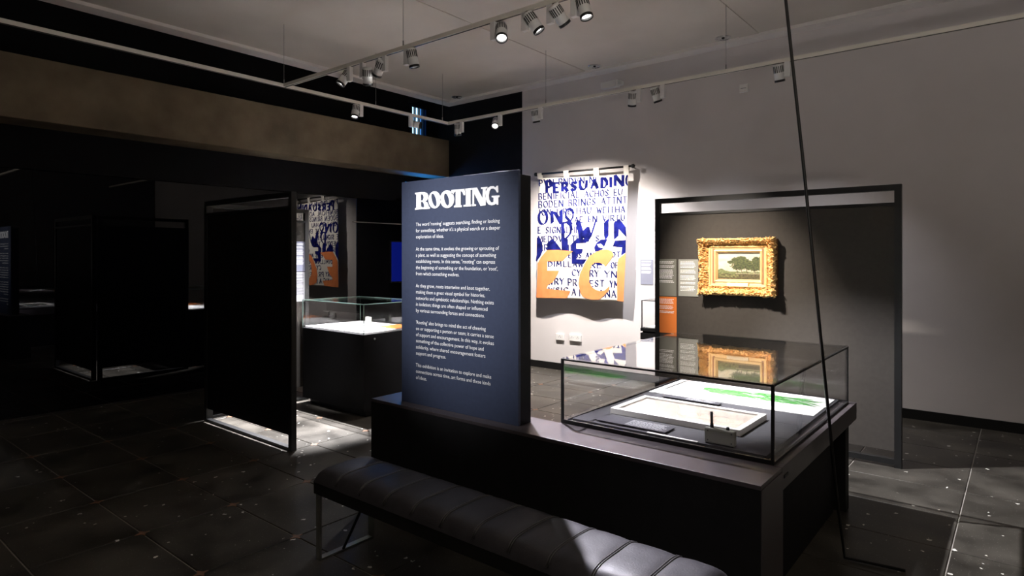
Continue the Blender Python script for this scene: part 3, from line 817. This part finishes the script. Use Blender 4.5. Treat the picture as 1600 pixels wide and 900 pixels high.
MB().box((CX0 + .08, PY1 + .004, 0), (PX1 - .10, CY1 - .10, ZP - .10)).build('base', M['plinth_face'], tb)  # added block that keeps the open space under the table dark
p = onX(1228, 742, PX1)
MB().box((PX1, p.y - .03, p.z - .006), (PX1 + .003, p.y + .03, p.z + .006)).build('lock_slot', M['black_steel'], tb)

def glass_case(label, x0, x1, y0, y1, z0, z1, bar, deckz, deckm, barmat, base=.022, edge=None):
    c = empty('display_case', label, 'display case', ((x0 + x1) / 2, (y0 + y1) / 2, z0))
    g = .006
    def pane(a, b_): MB().box(a, b_).build('glass_pane', M['glass'], c)
    i = bar * .5
    pane((x0 + bar, y0 + .003, z0 + base), (x1 - bar, y0 + .003 + g, z1 - bar))
    pane((x0 + bar, y1 - .003 - g, z0 + base), (x1 - bar, y1 - .003, z1 - bar))
    pane((x0 + .003, y0 + bar, z0 + base), (x0 + .003 + g, y1 - bar, z1 - bar))
    pane((x1 - .003 - g, y0 + bar, z0 + base), (x1 - .003, y1 - bar, z1 - bar))
    pane((x0 + .003, y0 + .003, z1 - g), (x1 - .003, y1 - .003, z1))
    for x in (x0, x1 - bar):
        for y in (y0, y1 - bar):
            MB().box((x, y, z0), (x + bar, y + bar, z1 - g)).build('corner_post', barmat, c)
    for y in (y0, y1 - bar):
        MB().box((x0 + bar, y, z1 - bar * 1.2), (x1 - bar, y + bar, z1 - g - .0005)).build('top_rail', barmat, c)
    for x in (x0, x1 - bar):
        MB().box((x, y0 + bar, z1 - bar * 1.2), (x + bar, y1 - bar, z1 - g - .0005)).build('top_rail', barmat, c)
    for y in (y0, y1 - bar):
        MB().box((x0 + bar, y, z0), (x1 - bar, y + bar, z0 + base * .9)).build('base_rail', M['black_steel'], c)
    for x in (x0, x1 - bar):
        MB().box((x, y0 + bar, z0), (x + bar, y1 - bar, z0 + base * .55)).build('base_rail', M['black_steel'], c)
    for (a, b_) in (((x0 + bar * 1.5, y0 + bar * 1.4, z0 + .004), (x1 - bar * 1.5, y0 + bar * 1.6, z0 + .014)),):
        MB().box(a, b_).build('bright_gasket', M['brushed'], c)
    m_ = edge if edge is not None else .045
    MB().box((x0 + m_, y0 + m_, z0), (x1 - m_, y1 - m_, deckz)).build('deck', deckm, c)
    return c
ZD = ZP + .022
ZK = 1.002
glass_case('low black framed glass case on the plinth, holding prints and a framed drawing', CX0, CX1, CY0, CY1, ZP, ZK, .0125, ZD, M['deck'], M['black_steel'])

def slab(name, pts, z0, z1, m, parent=None, origin=None):
    mb = MB().prism([(p.x, p.y) for p in pts], lambda u, v: Vector((u, v, z0)), lambda u, v: Vector((u, v, z1)))
    return mb.build(name, m, parent, origin)
# large white print with green grasses
t = empty('grass_print', 'large white sheet printed with green grass, at the back of the glass case', 'print', (-1.3, 3.7, ZD))
q = [onZ(1020, 612, ZD), onZ(1203, 640, ZD)]
yb_ = 3.42
x0_, y0_ = -1.79, 3.405
def gp(px, py): return onZ(px, py, ZD + .004)
c0 = gp(1020, 612); c1 = gp(1062.5, 592); c2 = gp(1203, 640)
y0_ = (c0.y + c2.y) / 2; x0_ = (c0.x + c1.x) / 2; y1_ = c1.y
print('print', x0_, y0_, y1_)
y1_ = min(y1_, CY1 - .07)
MB().box((x0_, y0_, ZD), (CX1 - .06, y1_, ZD + .004)).build('sheet', M['paper'], t)
gr = MB(); yc0 = gp(1092, 606); yc1 = gp(1236, 627)
r2 = random.Random(3)
for k in range(230):
    s = r2.random(); X = yc0.x + (CX1 - .07 - yc0.x) * s; Yc = yc0.y + (yc1.y - yc0.y) * s * .3 + r2.uniform(-.085, .085) * (1.15 - 1.2 * abs(s - .5))
    ln = r2.uniform(.06, .19); an = r2.uniform(-.55, .25); w = r2.uniform(.005, .012)
    d = Vector((math.cos(an), math.sin(an))); n_ = Vector((-d.y, d.x))
    a = Vector((X, Yc)); bq = a + d * ln; mid = a + d * ln * .4 + n_ * w
    mid2 = a + d * ln * .4 - n_ * w
    if bq.x > CX1 - .065 or mid.x > CX1 - .065: continue
    gr.add([(v.x, v.y, ZD + .0047 + .00002 * (k % 100)) for v in (a, mid2, bq, mid)], [(0, 1, 2, 3)])
gr.build('grass_printing', M['green'], t, fixn=False)
# framed drawing lying flat
t = empty('framed_drawing', 'pale drawing in a white box frame lying in the glass case', 'framed drawing', (-1.5, 3.2, ZD))
ZF = ZD + .032
f0, f1, f2, f3 = onZ(957, 637, ZF), onZ(1005, 617, ZF), onZ(1197, 646.7, ZF), onZ(1157, 673, ZF)
fx0, fx1 = (f0.x + f1.x) / 2, (f2.x + f3.x) / 2; fy0, fy1 = (f0.y + f3.y) / 2, (f1.y + f2.y) / 2
print('frame', f0, f1, f2, f3)
fw_ = .030
MB().box((fx0, fy0, ZD), (fx1, fy0 + fw_, ZF), .002).build('frame_side', M['white_wood'], t)
MB().box((fx0, fy1 - fw_, ZD), (fx1, fy1, ZF), .002).build('frame_side', M['white_wood'], t)
MB().box((fx0, fy0 + fw_, ZD), (fx0 + fw_, fy1 - fw_, ZF), .002).build('frame_side', M['white_wood'], t)
MB().box((fx1 - fw_, fy0 + fw_, ZD), (fx1, fy1 - fw_, ZF), .002).build('frame_side', M['white_wood'], t)
MB().box((fx0 + fw_, fy0 + fw_, ZD), (fx1 - fw_, fy1 - fw_, ZF - .012)).build('drawing', M['pale_print'], t)
MB().box((fx0 + fw_, fy0 + fw_, ZF - .009), (fx1 - fw_, fy1 - fw_, ZF - .006)).build('glazing', M['glass'], t)

def dashes(mb, x0, x1, z_top, rows, pitch, h, f, rr, blanks=(), ragged=.25):
    z = z_top
    for k in range(rows):
        if k not in blanks:
            end = x1 - (x1 - x0) * rr.uniform(0, ragged); x = x0
            while x < end - 1e-4:
                w = min(rr.uniform(.03, .09) * (x1 - x0) * 1.6, end - x)
                mb.add([f(x, z), f(x + w, z), f(x + w, z - h), f(x, z - h)], [(0, 1, 2, 3)])
                x += w + (x1 - x0) * .022
        z -= pitch
# caption cards in the case
for (a, b_, c_, lab) in (((930.7, 654.7), (1038.7, 676), (1057.6, 668), 'dark grey caption card in front of the framed drawing'),
                         ((1036, 618), (1121, 633), (1128, 629.5), 'dark grey caption card between the framed drawing and the grass print')):
    zc = ZD + .011
    A, B_, C_ = onZ(*a, zc), onZ(*b_, zc), onZ(*c_, zc)
    xa, xb, ya, yb = A.x, B_.x, (A.y + B_.y) / 2, C_.y
    if yb - ya < .05: yb = ya + .05
    t = empty('caption_card', lab, 'label', ((xa + xb) / 2, ya, ZD), 'caption cards in the glass case')
    if 'grass' in lab: yb = min(yb, y0_ - .003); ya = max(ya, fy1 + .004)
    MB().box((xa, ya, zc - .004), (xb, yb, zc), .001).build('card', M['card'], t)
    MB().box((xa + .02, ya + .012, ZD), (xb - .02, yb - .004, zc - .004)).build('riser', M['card'], t)
    mb = MB(); rr = random.Random(11)
    dashes(mb, xa + (xb - xa) * .42, xb - .015, yb - .006, max(3, int((yb - ya) / .008)), .0072, .0036, lambda u, v: Vector((u, v, zc + .0006)), rr, (), .15)
    mb.build('print', M['grey_ink'], t, fixn=False)
A, B_ = onZ(1010.7, 676, ZD), onZ(1086.7, 693, ZD)
st = MB().box((A.x, A.y - .004, ZD), (B_.x, A.y + .011, ZD + .003)).build('white_strip', M['white_wood'])
tag(st, 'narrow white strip lying near the front of the glass case', 'strip')
# data logger with aerial
A, B_ = onZ(1101, 699, ZD), onZ(1146, 703, ZD)
t = empty('data_logger', 'small grey sensor box with a black aerial inside the glass case', 'sensor', ((A.x + B_.x) / 2, A.y, ZD))
dx0, dx1 = A.x, B_.x; dy = CY0 + .062
hz = onY(1120, 670.5, dy).z
dx0, dx1 = onY(1100, 690, dy).x, onY(1147.5, 690, dy).x
MB().box((dx0, dy, ZD + .004), (dx1, dy + .032, hz), .006).build('housing', M['device'], t)
MB().box((dx0 + .006, dy + .004, ZD), (dx1 - .006, dy + .04, ZD + .006)).build('foot', M['black_steel'], t)
ax = onY(1110.2, 660, dy).x; az = onY(1110, 644.5, dy).z
MB().tube([(ax, dy + .016, hz - .001), (ax, dy + .016, hz + .018), (ax, dy + .016, hz + .020), (ax - .001, dy + .016, az)], [.0085, .0085, .0066, .0066], 10).build('aerial', M['black_steel'], t)
bx = onY(1135.2, 668, dy).x
MB().tube([(bx, dy + .016, hz - .001), (bx, dy + .016, hz + .009), (bx, dy + .016, hz + .014)], [.008, .008, .005], 10).build('aerial_socket', M['black_steel'], t)
for x in (dx0 + .018, dx1 - .014):
    for z in (ZD + .018, hz - .014):
        MB().tube([(x, dy + .001, z), (x, dy - .001, z)], .0032, 8).build('screw', M['ink'], t)
mb = MB(); rr = random.Random(4)
dashes(mb, dx0 + .045, dx1 - .025, hz - .018, 3, .007, .0028, lambda u, v: Vector((u, dy - .0006, v)), rr, (), .3)
mb.build('print', M['grey_ink'], t, fixn=False)

# ------------------------------------------------------------------ standing frames with boards
YR = 5.33
def label_board(parent_label, cat_name, f, x0, x1, z0, z1, m, rows, blanks, rr_seed, inkm, top=.05, group=None, thick=.006):
    """f(u, z, depth) -> world; u runs along the board"""
    c = f((x0 + x1) / 2, z0, 0)
    t = empty(cat_name, parent_label, 'label', c, group)
    mb = MB()
    ps = [(x0, z0), (x1, z0), (x1, z1), (x0, z1)]
    mb.prism(ps, lambda u, v: f(u, v, 0), lambda u, v: f(u, v, thick))
    mb.build('board', m, t)
    mb = MB(); rr = random.Random(rr_seed); w = x1 - x0
    pitch = (z1 - z0) * .037
    dashes(mb, min(x0, x1) + abs(w) * .1, max(x0, x1) - abs(w) * .1, z1 - (z1 - z0) * top, rows, pitch, pitch * .42, lambda u, v: f(u, v, thick + .0008), rr, blanks, .15)
    mb.build('print', inkm, t, fixn=False)
    return t
XF0 = onY(1023.3, 400, YR).x
fr = empty('partition_stand', 'free-standing black steel frame holding the taupe board behind the glass case', 'frame', (XF0 + .9, YR, 0))
FT = 2.075
XF1 = XF0 + 1.95
for x in (XF0, XF1 - .045):
    MB().box((x, YR, 0), (x + .045, YR + .045, FT)).build('post', M['black_steel'], fr)
MB().box((XF0 + .045, YR, FT - .045), (XF1 - .045, YR + .045, FT)).build('top_bar', M['black_steel'], fr)
MB().box((XF0 + .045, YR, FT - .155), (XF1 - .045, YR + .045, FT - .133)).build('upper_bar', M['black_steel'], fr)
MB().box((XF0 + .045, YR, .02), (XF1 - .045, YR + .045, .06)).build('bottom_bar', M['black_steel'], fr)
MB().box((XF0 + .045, YR + .008, .12), (XF1 - .045, YR + .030, FT - .155)).build('board', M['taupe_panel'], fr)
PF = YR + .008
fR = lambda u, z, d: Vector((u, PF - d, z))
k = PF / 5.4
def rx(px): return onY(px, 400, PF).x
def rz(px, py): return onY(px, py, PF).z
label_board('sage grey text board, upper left beside the gilt frame', 'text_board', fR, rx(1028), rx(1057.3), rz(1042, 462.5), rz(1042, 405), M['grey_card'], 16, (2, 5, 13), 1, M['white_ink'], .06, 'text boards on the taupe board')
label_board('paler text board touching the left side of the gilt frame', 'text_board', fR, rx(1060.5), rx(1091.3), rz(1075, 463), rz(1075, 405.3), M['grey_card2'], 22, (5, 9, 14, 17), 2, M['white_ink'], .06, 'text boards on the taupe board')
label_board('orange text board below the sage grey one', 'text_board', fR, rx(1027.6), rx(1057.6), rz(1042, 520), rz(1042, 463.6), M['orange_card'], 11, (4, 8), 3, M['white_ink'], .06, 'text boards on the taupe board')

# gilt frame with landscape
gx0_, gx1_ = rx(1092) , onY(1213, 415, PF - .09).x
gz0_, gz1_ = rz(1150, 463), rz(1092, 370)
GY = PF
D_ = .085
gx0_, gx1_ = onY(1091.5, 415, PF - .07).x, onY(1212.5, 415, PF - .07).x
gz0_, gz1_ = onY(1150, 462.5, PF - .07).z, onY(1150, 371.5, PF - .07).z
kx0, kx1 = onY(1122, 415, PF - .03).x, onY(1187, 415, PF - .03).x
kz0, kz1 = onY(1150, 436.5, PF - .03).z, onY(1150, 395, PF - .03).z
gf = empty('gilt_frame_painting', 'small landscape painting of trees in an ornate gilt frame on the taupe board', 'painting', ((gx0_ + gx1_) / 2, PF, gz0_))
NXG, NZG = 190, 140
def gdist(x, z):
    return min((x - gx0_) / (kx0 - gx0_), (gx1_ - x) / (gx1_ - kx1), (z - gz0_) / (kz0 - gz0_), (gz1_ - z) / (gz1_ - kz1))
def prof(d, x, z):
    P_ = [(0, .050), (.05, .085), (.14, .100), (.24, .094), (.40, .060), (.50, .042), (.54, .058), (.62, .058), (.65, .048), (.80, .044), (.84, .052), (.90, .050), (1.0, .026)]
    for i in range(len(P_) - 1):
        if d <= P_[i + 1][0]:
            a, b_ = P_[i], P_[i + 1]; return a[1] + (b_[1] - a[1]) * (d - a[0]) / (b_[0] - a[0])
    return .026
def orn(d, x, z):
    if d > .56: return 0
    v = Vector((x * 46, z * 46, 3.1)); s = 1.1 - 2.2 * abs(noise.noise(v)) + .6 * noise.noise(v * 2.6) - .5
    r = abs(noise.noise(Vector((x * 34, z * 34, 9)))) 
    # bigger scrolls at the corners and the middles of the sides
    cxn = min(abs(x - gx0_), abs(x - gx1_)); czn = min(abs(z - gz0_), abs(z - gz1_))
    c = math.exp(-(cxn ** 2 + czn ** 2) / (.085 ** 2))
    amp = (.026 + .012 * c) * (1 if d < .46 else .35)
    return amp * (s - .2) + .020 * c + (.016 * (.35 - r) if d < .4 else 0)
gm = MB(); gs = MB(); vid = {}; vid2 = {}
xs = [gx0_ + (gx1_ - gx0_) * i / NXG for i in range(NXG + 1)]; zs = [gz0_ + (gz1_ - gz0_) * j / NZG for j in range(NZG + 1)]
def gv(store, mb, i, j):
    if (i, j) not in store:
        x, z = xs[i], zs[j]; d = max(0, min(1, gdist(x, z)))
        h = max(.012, prof(d, x, z) + orn(d, x, z))
        if i in (0, NXG) or j in (0, NZG):
            w = .006 * noise.noise(Vector((x * 50, z * 50, 1))); x += w * (1 if i in (0, NXG) else 0); z += w * (1 if j in (0, NZG) else 0)
        store[(i, j)] = len(mb.v); mb.v.append(Vector((x, PF - h, z)))
    return store[(i, j)]
for j in range(NZG):
    for i in range(NXG):
        xc, zc = (xs[i] + xs[i + 1]) / 2, (zs[j] + zs[j + 1]) / 2; d = gdist(xc, zc)
        if d > 1.0: continue
        if d < .03 and noise.noise(Vector((xc * 40, zc * 40, 5))) < -.12: continue
        if d <= .60: st_, mb_ = vid, gm
        else: st_, mb_ = vid2, gs
        mb_.f.append([gv(st_, mb_, i, j), gv(st_, mb_, i + 1, j), gv(st_, mb_, i + 1, j + 1), gv(st_, mb_, i, j + 1)]); mb_.sm.append(False)
gm.build('ornate_moulding', M['gold'], gf, fixn=False)
gs.build('inner_slip', M['gold_flat'], gf, fixn=False)
bx_ = MB().box((gx0_ + .012, PF - .046, gz0_ + .012), (kx0 - .02, PF, gz1_ - .012)).box((kx1 + .02, PF - .046, gz0_ + .012), (gx1_ - .004, PF, gz1_ - .012)) \
    .box((kx0 - .02, PF - .030, gz0_ + .012), (kx1 + .02, PF, kz0 - .02)).box((kx0 - .02, PF - .030, kz1 + .02), (kx1 + .02, PF, gz1_ - .004))
sd = bx_.build('frame_back', M['gold_side'], gf)
# corner leaves of cast plaster standing proud of the moulding
lf = MB(); r4 = random.Random(9)
for cx, cz in ((gx0_, gz0_), (gx1_, gz0_), (gx0_, gz1_), (gx1_, gz1_)):
    sx = 1 if cx == gx0_ else -1; sz = 1 if cz == gz0_ else -1
    for k in range(26):
        u, v = r4.uniform(-.004, .095), r4.uniform(-.004, .095)
        if u + v > .135: continue
        c = Vector((cx + sx * u, PF - .088 - r4.uniform(0, .014), cz + sz * v))
        a = r4.uniform(0, PI); rl, rs_ = r4.uniform(.008, .016), r4.uniform(.004, .007)
        d1 = Vector((math.cos(a), 0, math.sin(a))); d2 = Vector((-math.sin(a), 0, math.cos(a)))
        lf.add([c + d1 * rl, c + d2 * rs_, c - d1 * rl, c - d2 * rs_, c + Vector((0, -.009, 0)), c + Vector((0, .03, 0))],
               [(0, 1, 4), (1, 2, 4), (2, 3, 4), (3, 0, 4), (1, 0, 5), (2, 1, 5), (3, 2, 5), (0, 3, 5)])
lo = lf.build('corner_leaves', M['gold'], gf); lo['kind'] = 'stuff'
pz0, pz1 = onY(1150, 447.5, PF - .05).z, onY(1150, 442, PF - .05).z
MB().box((onY(1136, 445, PF - .055).x, PF - .066, pz0), (onY(1169.5, 445, PF - .055).x, PF - .045, pz1), .002).build('name_plate', M['plate'], gf)
# the canvas: a generic landscape painted as vertex colours on a fine sheet
def lerp(a, b, t): t = max(0, min(1, t)); return tuple(a[i] + (b[i] - a[i]) * t for i in range(3))
def paint(u, v):
    n1 = noise.noise(Vector((u * 7, v * 9, 0))); n2 = noise.noise(Vector((u * 22, v * 26, 2))); n3 = noise.noise(Vector((u * 60, v * 60, 4)))
    c = lerp((.80, .70, .48), (.62, .70, .70), v * 1.4 - .7 + .4 * n1)
    c = lerp(c, (.86, .80, .66), .5 + n1 - abs(u - .2))
    far = .30 + .05 * n1 + .10 * max(0, 1 - abs(u - .08) / .22) + .02 * n2
    if v < far: c = lerp((.15, .19, .07), (.27, .29, .12), .5 + n2)
    def crown(cx, cy, rx_, ry_, ed=.30):
        return ((u - cx) / rx_) ** 2 + ((v - cy) / ry_) ** 2 < 1 + ed * n2 * 2.0 + .35 * n3 + .25 * n1
    tree = crown(.46, .68, .15, .13) or crown(.33, .64, .10, .06) or crown(.55, .74, .12, .12) or crown(.64, .60, .16, .16) or crown(.52, .50, .20, .14) or crown(.74, .50, .14, .14) or crown(.93, .60, .14, .22) or crown(.90, .74, .09, .08) or crown(.86, .46, .16, .14)
    if tree:
        c = lerp((.035, .050, .016), (.15, .17, .05), .45 + .9 * n2 + .5 * n3 + .35 * (v - .55))
    for tx_ in (.46, .56, .68, .86):
        if abs(u - tx_ - .03 * math.sin(v * 9)) < .008 and .22 < v < .5: c = (.05, .04, .02)
    if v < .22 + .03 * n1:
        c = lerp((.07, .055, .025), (.17, .15, .06), .4 + n2 + v)
        if .10 < v < .2 and .0 < u < .5: c = lerp(c, (.30, .32, .12), .5 + n2)
    if abs(v - .235 - .01 * n2) < .016 and .42 < u < .98 and n3 > -.2: c = lerp(c, (.66, .58, .40), .7)
    return c
NU, NV = 110, 74
cv = MB()
cols = []
for j in range(NV + 1):
    for i in range(NU + 1):
        u, v = i / NU, j / NV
        cv.v.append(Vector((kx0 - .006 + (kx1 - kx0 + .012) * u, PF - .024, kz0 - .006 + (kz1 - kz0 + .012) * v))); cols.append(paint(u, v))
for j in range(NV):
    for i in range(NU):
        a = j * (NU + 1) + i; cv.f.append([a, a + 1, a + NU + 2, a + NU + 1]); cv.sm.append(False)
co = cv.build('canvas', M['painting'], gf, fixn=False)
at = co.data.color_attributes.new('paint', 'FLOAT_COLOR', 'POINT')
for i, c in enumerate(cols): at.data[i].color = (c[0] * .62, c[1] * .62, c[2] * .62, 1)

# left frames: one seen from the back, one side-on with two captions
f1 = empty('partition_stand', 'black steel frame with dark board seen from behind at the left edge', 'frame', (-5.2, 2.755, 0))
LX0, LX1, LY, LT = -5.98, -4.497, 2.755, 2.062
for x in (LX0, LX1 - .045):
    MB().box((x, LY, 0.0), (x + .045, LY + .045, LT)).build('post', M['black_steel'], f1)
MB().box((LX0 + .045, LY, LT - .045), (LX1 - .045, LY + .045, LT)).build('top_bar', M['black_steel'], f1)
MB().box((LX0 + .045, LY, LT - .135), (LX1 - .045, LY + .045, LT - .112)).build('upper_bar', M['black_steel'], f1)
MB().box((LX0 + .045, LY, 0.0), (LX1 - .045, LY + .045, .024)).build('bottom_bar', M['black_steel'], f1)
MB().box((LX0 + .045, LY + .012, .118), (LX1 - .045, LY + .034, LT - .135)).build('board', M['black_panel'], f1)
f2 = empty('partition_stand', 'black steel frame with two pale captions beside the left glass case', 'frame', (-6.0, 3.35, 0))
RX, RY0, RY1 = -6.0, LY + .047, 3.885
for y in (RY0, RY1 - .045):
    MB().box((RX - .045, y, 0.0), (RX, y + .045, 2.05)).build('post', M['black_steel'], f2)
MB().box((RX - .045, RY0 + .045, 2.05 - .04), (RX, RY1 - .045, 2.05)).build('top_bar', M['black_steel'], f2)
MB().box((RX - .045, RY0 + .045, 1.905), (RX, RY1 - .045, 1.93)).build('upper_bar', M['black_steel'], f2)
MB().box((RX - .045, RY0 + .045, 0.0), (RX, RY1 - .045, .026)).build('bottom_bar', M['black_steel'], f2)
MB().box((RX - .035, RY0 + .045, .15), (RX - .012, RY1 - .045, 1.905)).build('board', M['taupe_panel'], f2)
XP = RX - .012
fL = lambda u, z, d: Vector((XP + d, u, z))
for ya, yb, pa, pb, lab, m_, sd_ in ((458, 476, 377.5, 424, 'upper blue grey caption on the side-on black frame', M['lilac_card'], 21), (458.3, 476, 425.2, 471, 'lower pale caption on the side-on black frame', M['white_card'], 22)):
    label_board(lab, 'text_board', fL, onX(ya, 400, XP).y, onX(yb, 400, XP).y, onX(467, pb, XP).z, onX(467, pa, XP).z, m_, 20, (2, 5, 11), sd_, M['white_ink'] if sd_ == 21 else M['ink'], .06, 'captions on the side-on frame')

# small text board and wall case on the grey wall
fW = lambda u, z, d: Vector((u, YW - d, z))
label_board('blue grey text board on the grey wall, left of the big frame', 'text_board', fW, onY(1000.8, 400, YW).x, onY(1020.5, 400, YW).x, onY(1010, 444.5, YW).z, onY(1010, 405.3, YW).z, M['blue_card'], 14, (2, 6, 10), 8, M['white_ink'], .06)
yq = 6.45
a0 = onY(1002, 470, yq); a1 = onY(1002, 512, yq); a2 = onY(1001, 530, yq)
wc = empty('wall_display_case', 'small black edged glass box on a black shelf, half hidden by the big frame', 'display case', (a0.x + .4, yq, a2.z))
wx0, wx1 = a0.x, a0.x + .95
MB().box((wx0 - .006, yq - .01, a2.z), (wx1, YW, a1.z - .055)).build('shelf', M['black_steel'], wc)
MB().box((wx0 + .012, yq + .01, a1.z - .055), (wx1, YW, a1.z - .035)).build('shadow_gap', M['black_panel'], wc)
MB().box((wx0 - .006, yq - .01, a1.z - .035), (wx1, YW, a1.z)).build('tray', M['black_steel'], wc)
for x in (wx0, wx1 - .012):
    for y in (yq, YW - .02):
        MB().box((x, y, a1.z), (x + .010, y + .012, a0.z)).build('corner_post', M['black_steel'], wc)
MB().box((wx0, yq, a0.z), (wx1, yq + .012, a0.z + .008)).build('top_rail', M['black_steel'], wc)
MB().box((wx0, yq + .012, a0.z), (wx0 + .010, YW - .008, a0.z + .008)).build('top_rail', M['black_steel'], wc)
MB().box((wx0 + .010, yq + .003, a1.z), (wx1 - .012, yq + .009, a0.z)).build('glass_pane', M['glass'], wc)
MB().box((wx0 + .010, yq + .012, a0.z + .001), (wx1, YW - .008, a0.z + .006)).build('glass_pane', M['glass'], wc)
MB().box((wx0 + .03, yq + .03, a1.z), (wx1 - .03, YW - .03, a1.z + .008)).build('deck', M['deck_white'], wc)

# ------------------------------------------------------------------ left glass case on its black pedestal
QX0, QX1, QY0, QY1, QZ, QT = -5.915, -4.883, 3.755, 4.500, .795, 1.083
pd = empty('pedestal', 'square black pedestal under the left glass case', 'pedestal', ((QX0 + QX1) / 2, QY0, 0))
MB().box((QX0, QY0, .06), (QX1, QY1, QZ), .002).build('body', M['black_panel'], pd)
MB().box((QX0 + .05, QY0 + .06, 0), (QX1 - .05, QY1 - .06, .06)).build('toe_kick', M['black_steel'], pd)
p = onX(585.3, 529.5, QX1)
MB().tube([(QX1 - .002, p.y, p.z), (QX1 + .006, p.y, p.z)], .010, 10).build('lock', M['brushed'], pd)
cs = empty('display_case', 'frameless glass case with a white deck on the left black pedestal', 'display case', ((QX0 + QX1) / 2, (QY0 + QY1) / 2, QZ))
g = .008
edgeg = mat('green glass edge', (0.20, 0.30, 0.26), 0.2, var=0.05)
for a, b_ in (((QX0, QY0, QZ), (QX1, QY0 + g, QT)), ((QX0, QY1 - g, QZ), (QX1, QY1, QT)),
              ((QX0, QY0 + g, QZ), (QX0 + g, QY1 - g, QT)), ((QX1 - g, QY0 + g, QZ), (QX1, QY1 - g, QT)), ((QX0, QY0, QT), (QX1, QY1, QT + g))):
    MB().box(a, b_).build('glass_pane', M['glass'], cs)
for x in (QX0, QX1):
    for y in (QY0, QY1):
        MB().box((x - .003, y - .003, QZ), (x + .003, y + .003, QT)).build('polished_edge', edgeg, cs)
for y in (QY0, QY1): MB().box((QX0, y - .003, QT - .001), (QX1, y + .003, QT + .006)).build('polished_edge', edgeg, cs)
for x in (QX0, QX1): MB().box((x - .003, QY0, QT - .001), (x + .003, QY1, QT + .006)).build('polished_edge', edgeg, cs)
ZQ = QZ + .016
MB().box((QX0 + .02, QY0 + .02, QZ), (QX1 - .02, QY1 - .02, ZQ)).build('deck', M['deck_white'], cs)
for (x0, x1, y0, y1, m_, lab) in ((-5.80, -5.42, 3.90, 4.20, M['paper'], 'white sheet at the left on the deck of the left glass case'),
                                  (-5.30, -5.02, 3.84, 4.10, M['paper'], 'white sheet nearest the front corner of the left glass case'),
                                  (-5.20, -4.93, 4.20, 4.46, M['orange_card'], 'orange sheet at the back right in the left glass case')):
    t = MB().box((x0, y0, ZQ), (x1, y1, ZQ + .008)).build('paper_sheet', m_)
    tag(t, lab, 'paper', 'sheets in the left glass case')
t = empty('humidity_block', 'small pale block standing in the left glass case', 'sensor', (-5.25, 4.2, ZQ))
pA, pB = onZ(570.5, 505, ZQ), onZ(583.5, 505, ZQ)
zt_ = onY(577, 495.5, pA.y).z
MB().box((pA.x, pA.y, ZQ), (pB.x, pA.y + .035, zt_), .004).build('housing', M['device'], t)
MB().box((pA.x + .012, pA.y - .001, ZQ + .02), (pB.x - .012, pA.y + .0005, zt_ - .02)).build('print', M['grey_ink'], t)
p = onZ(578, 512.5, ZQ)
fr_ = MB(); bm = bmesh.new(); bmesh.ops.create_icosphere(bm, subdivisions=2, radius=1)
for v in bm.verts:
    s = 1 + .3 * noise.noise(v.co * 2); v.co = Vector((p.x - .02 + v.co.x * .026 * s, p.y + v.co.y * .014 * s, ZQ + .0095 + .009 * v.co.z * s))
fr_.bm(bm, True); t = fr_.build('wood_fragment', M['brown']); tag(t, 'little brown fragment on the deck of the left glass case', 'specimen')

# ------------------------------------------------------------------ leather bench
BX0, BX1, BY0, BY1 = -2.820, -0.797, 1.850, 2.212
bn = empty('leather_bench', 'long black leather bench with stitched cushions on flat steel legs', 'bench', ((BX0 + BX1) / 2, (BY0 + BY1) / 2, 0))
NSEG = 11; pw_ = (BX1 - BX0) / NSEG
for k in range(NSEG):
    x0 = BX0 + pw_ * k; mb = MB(); NU_, NV_ = 12, 16; rows_ = []
    for i in range(NU_ + 1):
        s = i / NU_ * 2 - 1; r_ = []
        for j in range(NV_ + 1):
            w = j / NV_ * 2 - 1
            pil = (1 - abs(s) ** 5) ; dome = (1 - abs(w) ** 6)
            fz = .395 + .072 * (1 - abs(w) ** 4.5) ** .5 * (.90 + .10 * (1 - abs(s) ** 3.2))
            endr = 1.0
            if k == NSEG - 1 and s > 0: endr = max(.0, 1 - s ** 4) ** .5
            if k == 0 and s < 0: endr = max(.0, 1 - s ** 6) ** .5
            fz = .395 + (fz - .395) * (.35 + .65 * endr)
            yy = (BY0 + BY1) / 2 + w * (BY1 - BY0) / 2 * (1 - .006 * abs(s) ** 4)
            r_.append(len(mb.v)); mb.v.append(Vector((x0 + (s + 1) / 2 * pw_, yy, fz + .0015 * noise.noise(Vector((x0 * 3 + s * 2, yy * 12, k))))))
        rows_.append(r_)
    for i in range(NU_):
        for j in range(NV_):
            mb.f.append([rows_[i][j], rows_[i + 1][j], rows_[i + 1][j + 1], rows_[i][j + 1]]); mb.sm.append(True)
    mb.build('cushion', M['leather'], bn)
    if k:
        pts = []
        for j in range(NV_ + 1):
            w = (j / NV_ * 2 - 1) * .985
            pts.append((x0, (BY0 + BY1) / 2 + w * (BY1 - BY0) / 2, .396 + .072 * (1 - abs(w) ** 4.5) ** .5 * .905))
        for dx in (-.0045, .0045):
            MB().tube([(a + dx, b_, c + .001) for a, b_, c in pts], .0032, 6).build('seam', M['seam'], bn)
MB().box((BX0, BY0 + .002, .335), (BX1, BY1 - .002, .399), .004).build('seat_rail', M['leather_side'], bn)
for x in (BX0 + .012, BX1 - .30):
    w = .010
    mb = MB().box((x, BY0 + .01, .0), (x + .035, BY0 + .01 + w, .336)).box((x, BY1 - .01 - w, .0), (x + .035, BY1 - .01, .336)).box((x, BY0 + .01 + w, 0), (x + .035, BY1 - .01 - w, w))
    mb.build('leg_frame', M['brushed'], bn)
    MB().tube([(x + .035, (BY0 + BY1) / 2 - .03, .012), (x + .16 if x < -2 else x - .12, (BY0 + BY1) / 2 + .05, .336)], .007, 8).build('stay', M['black_steel'], bn)
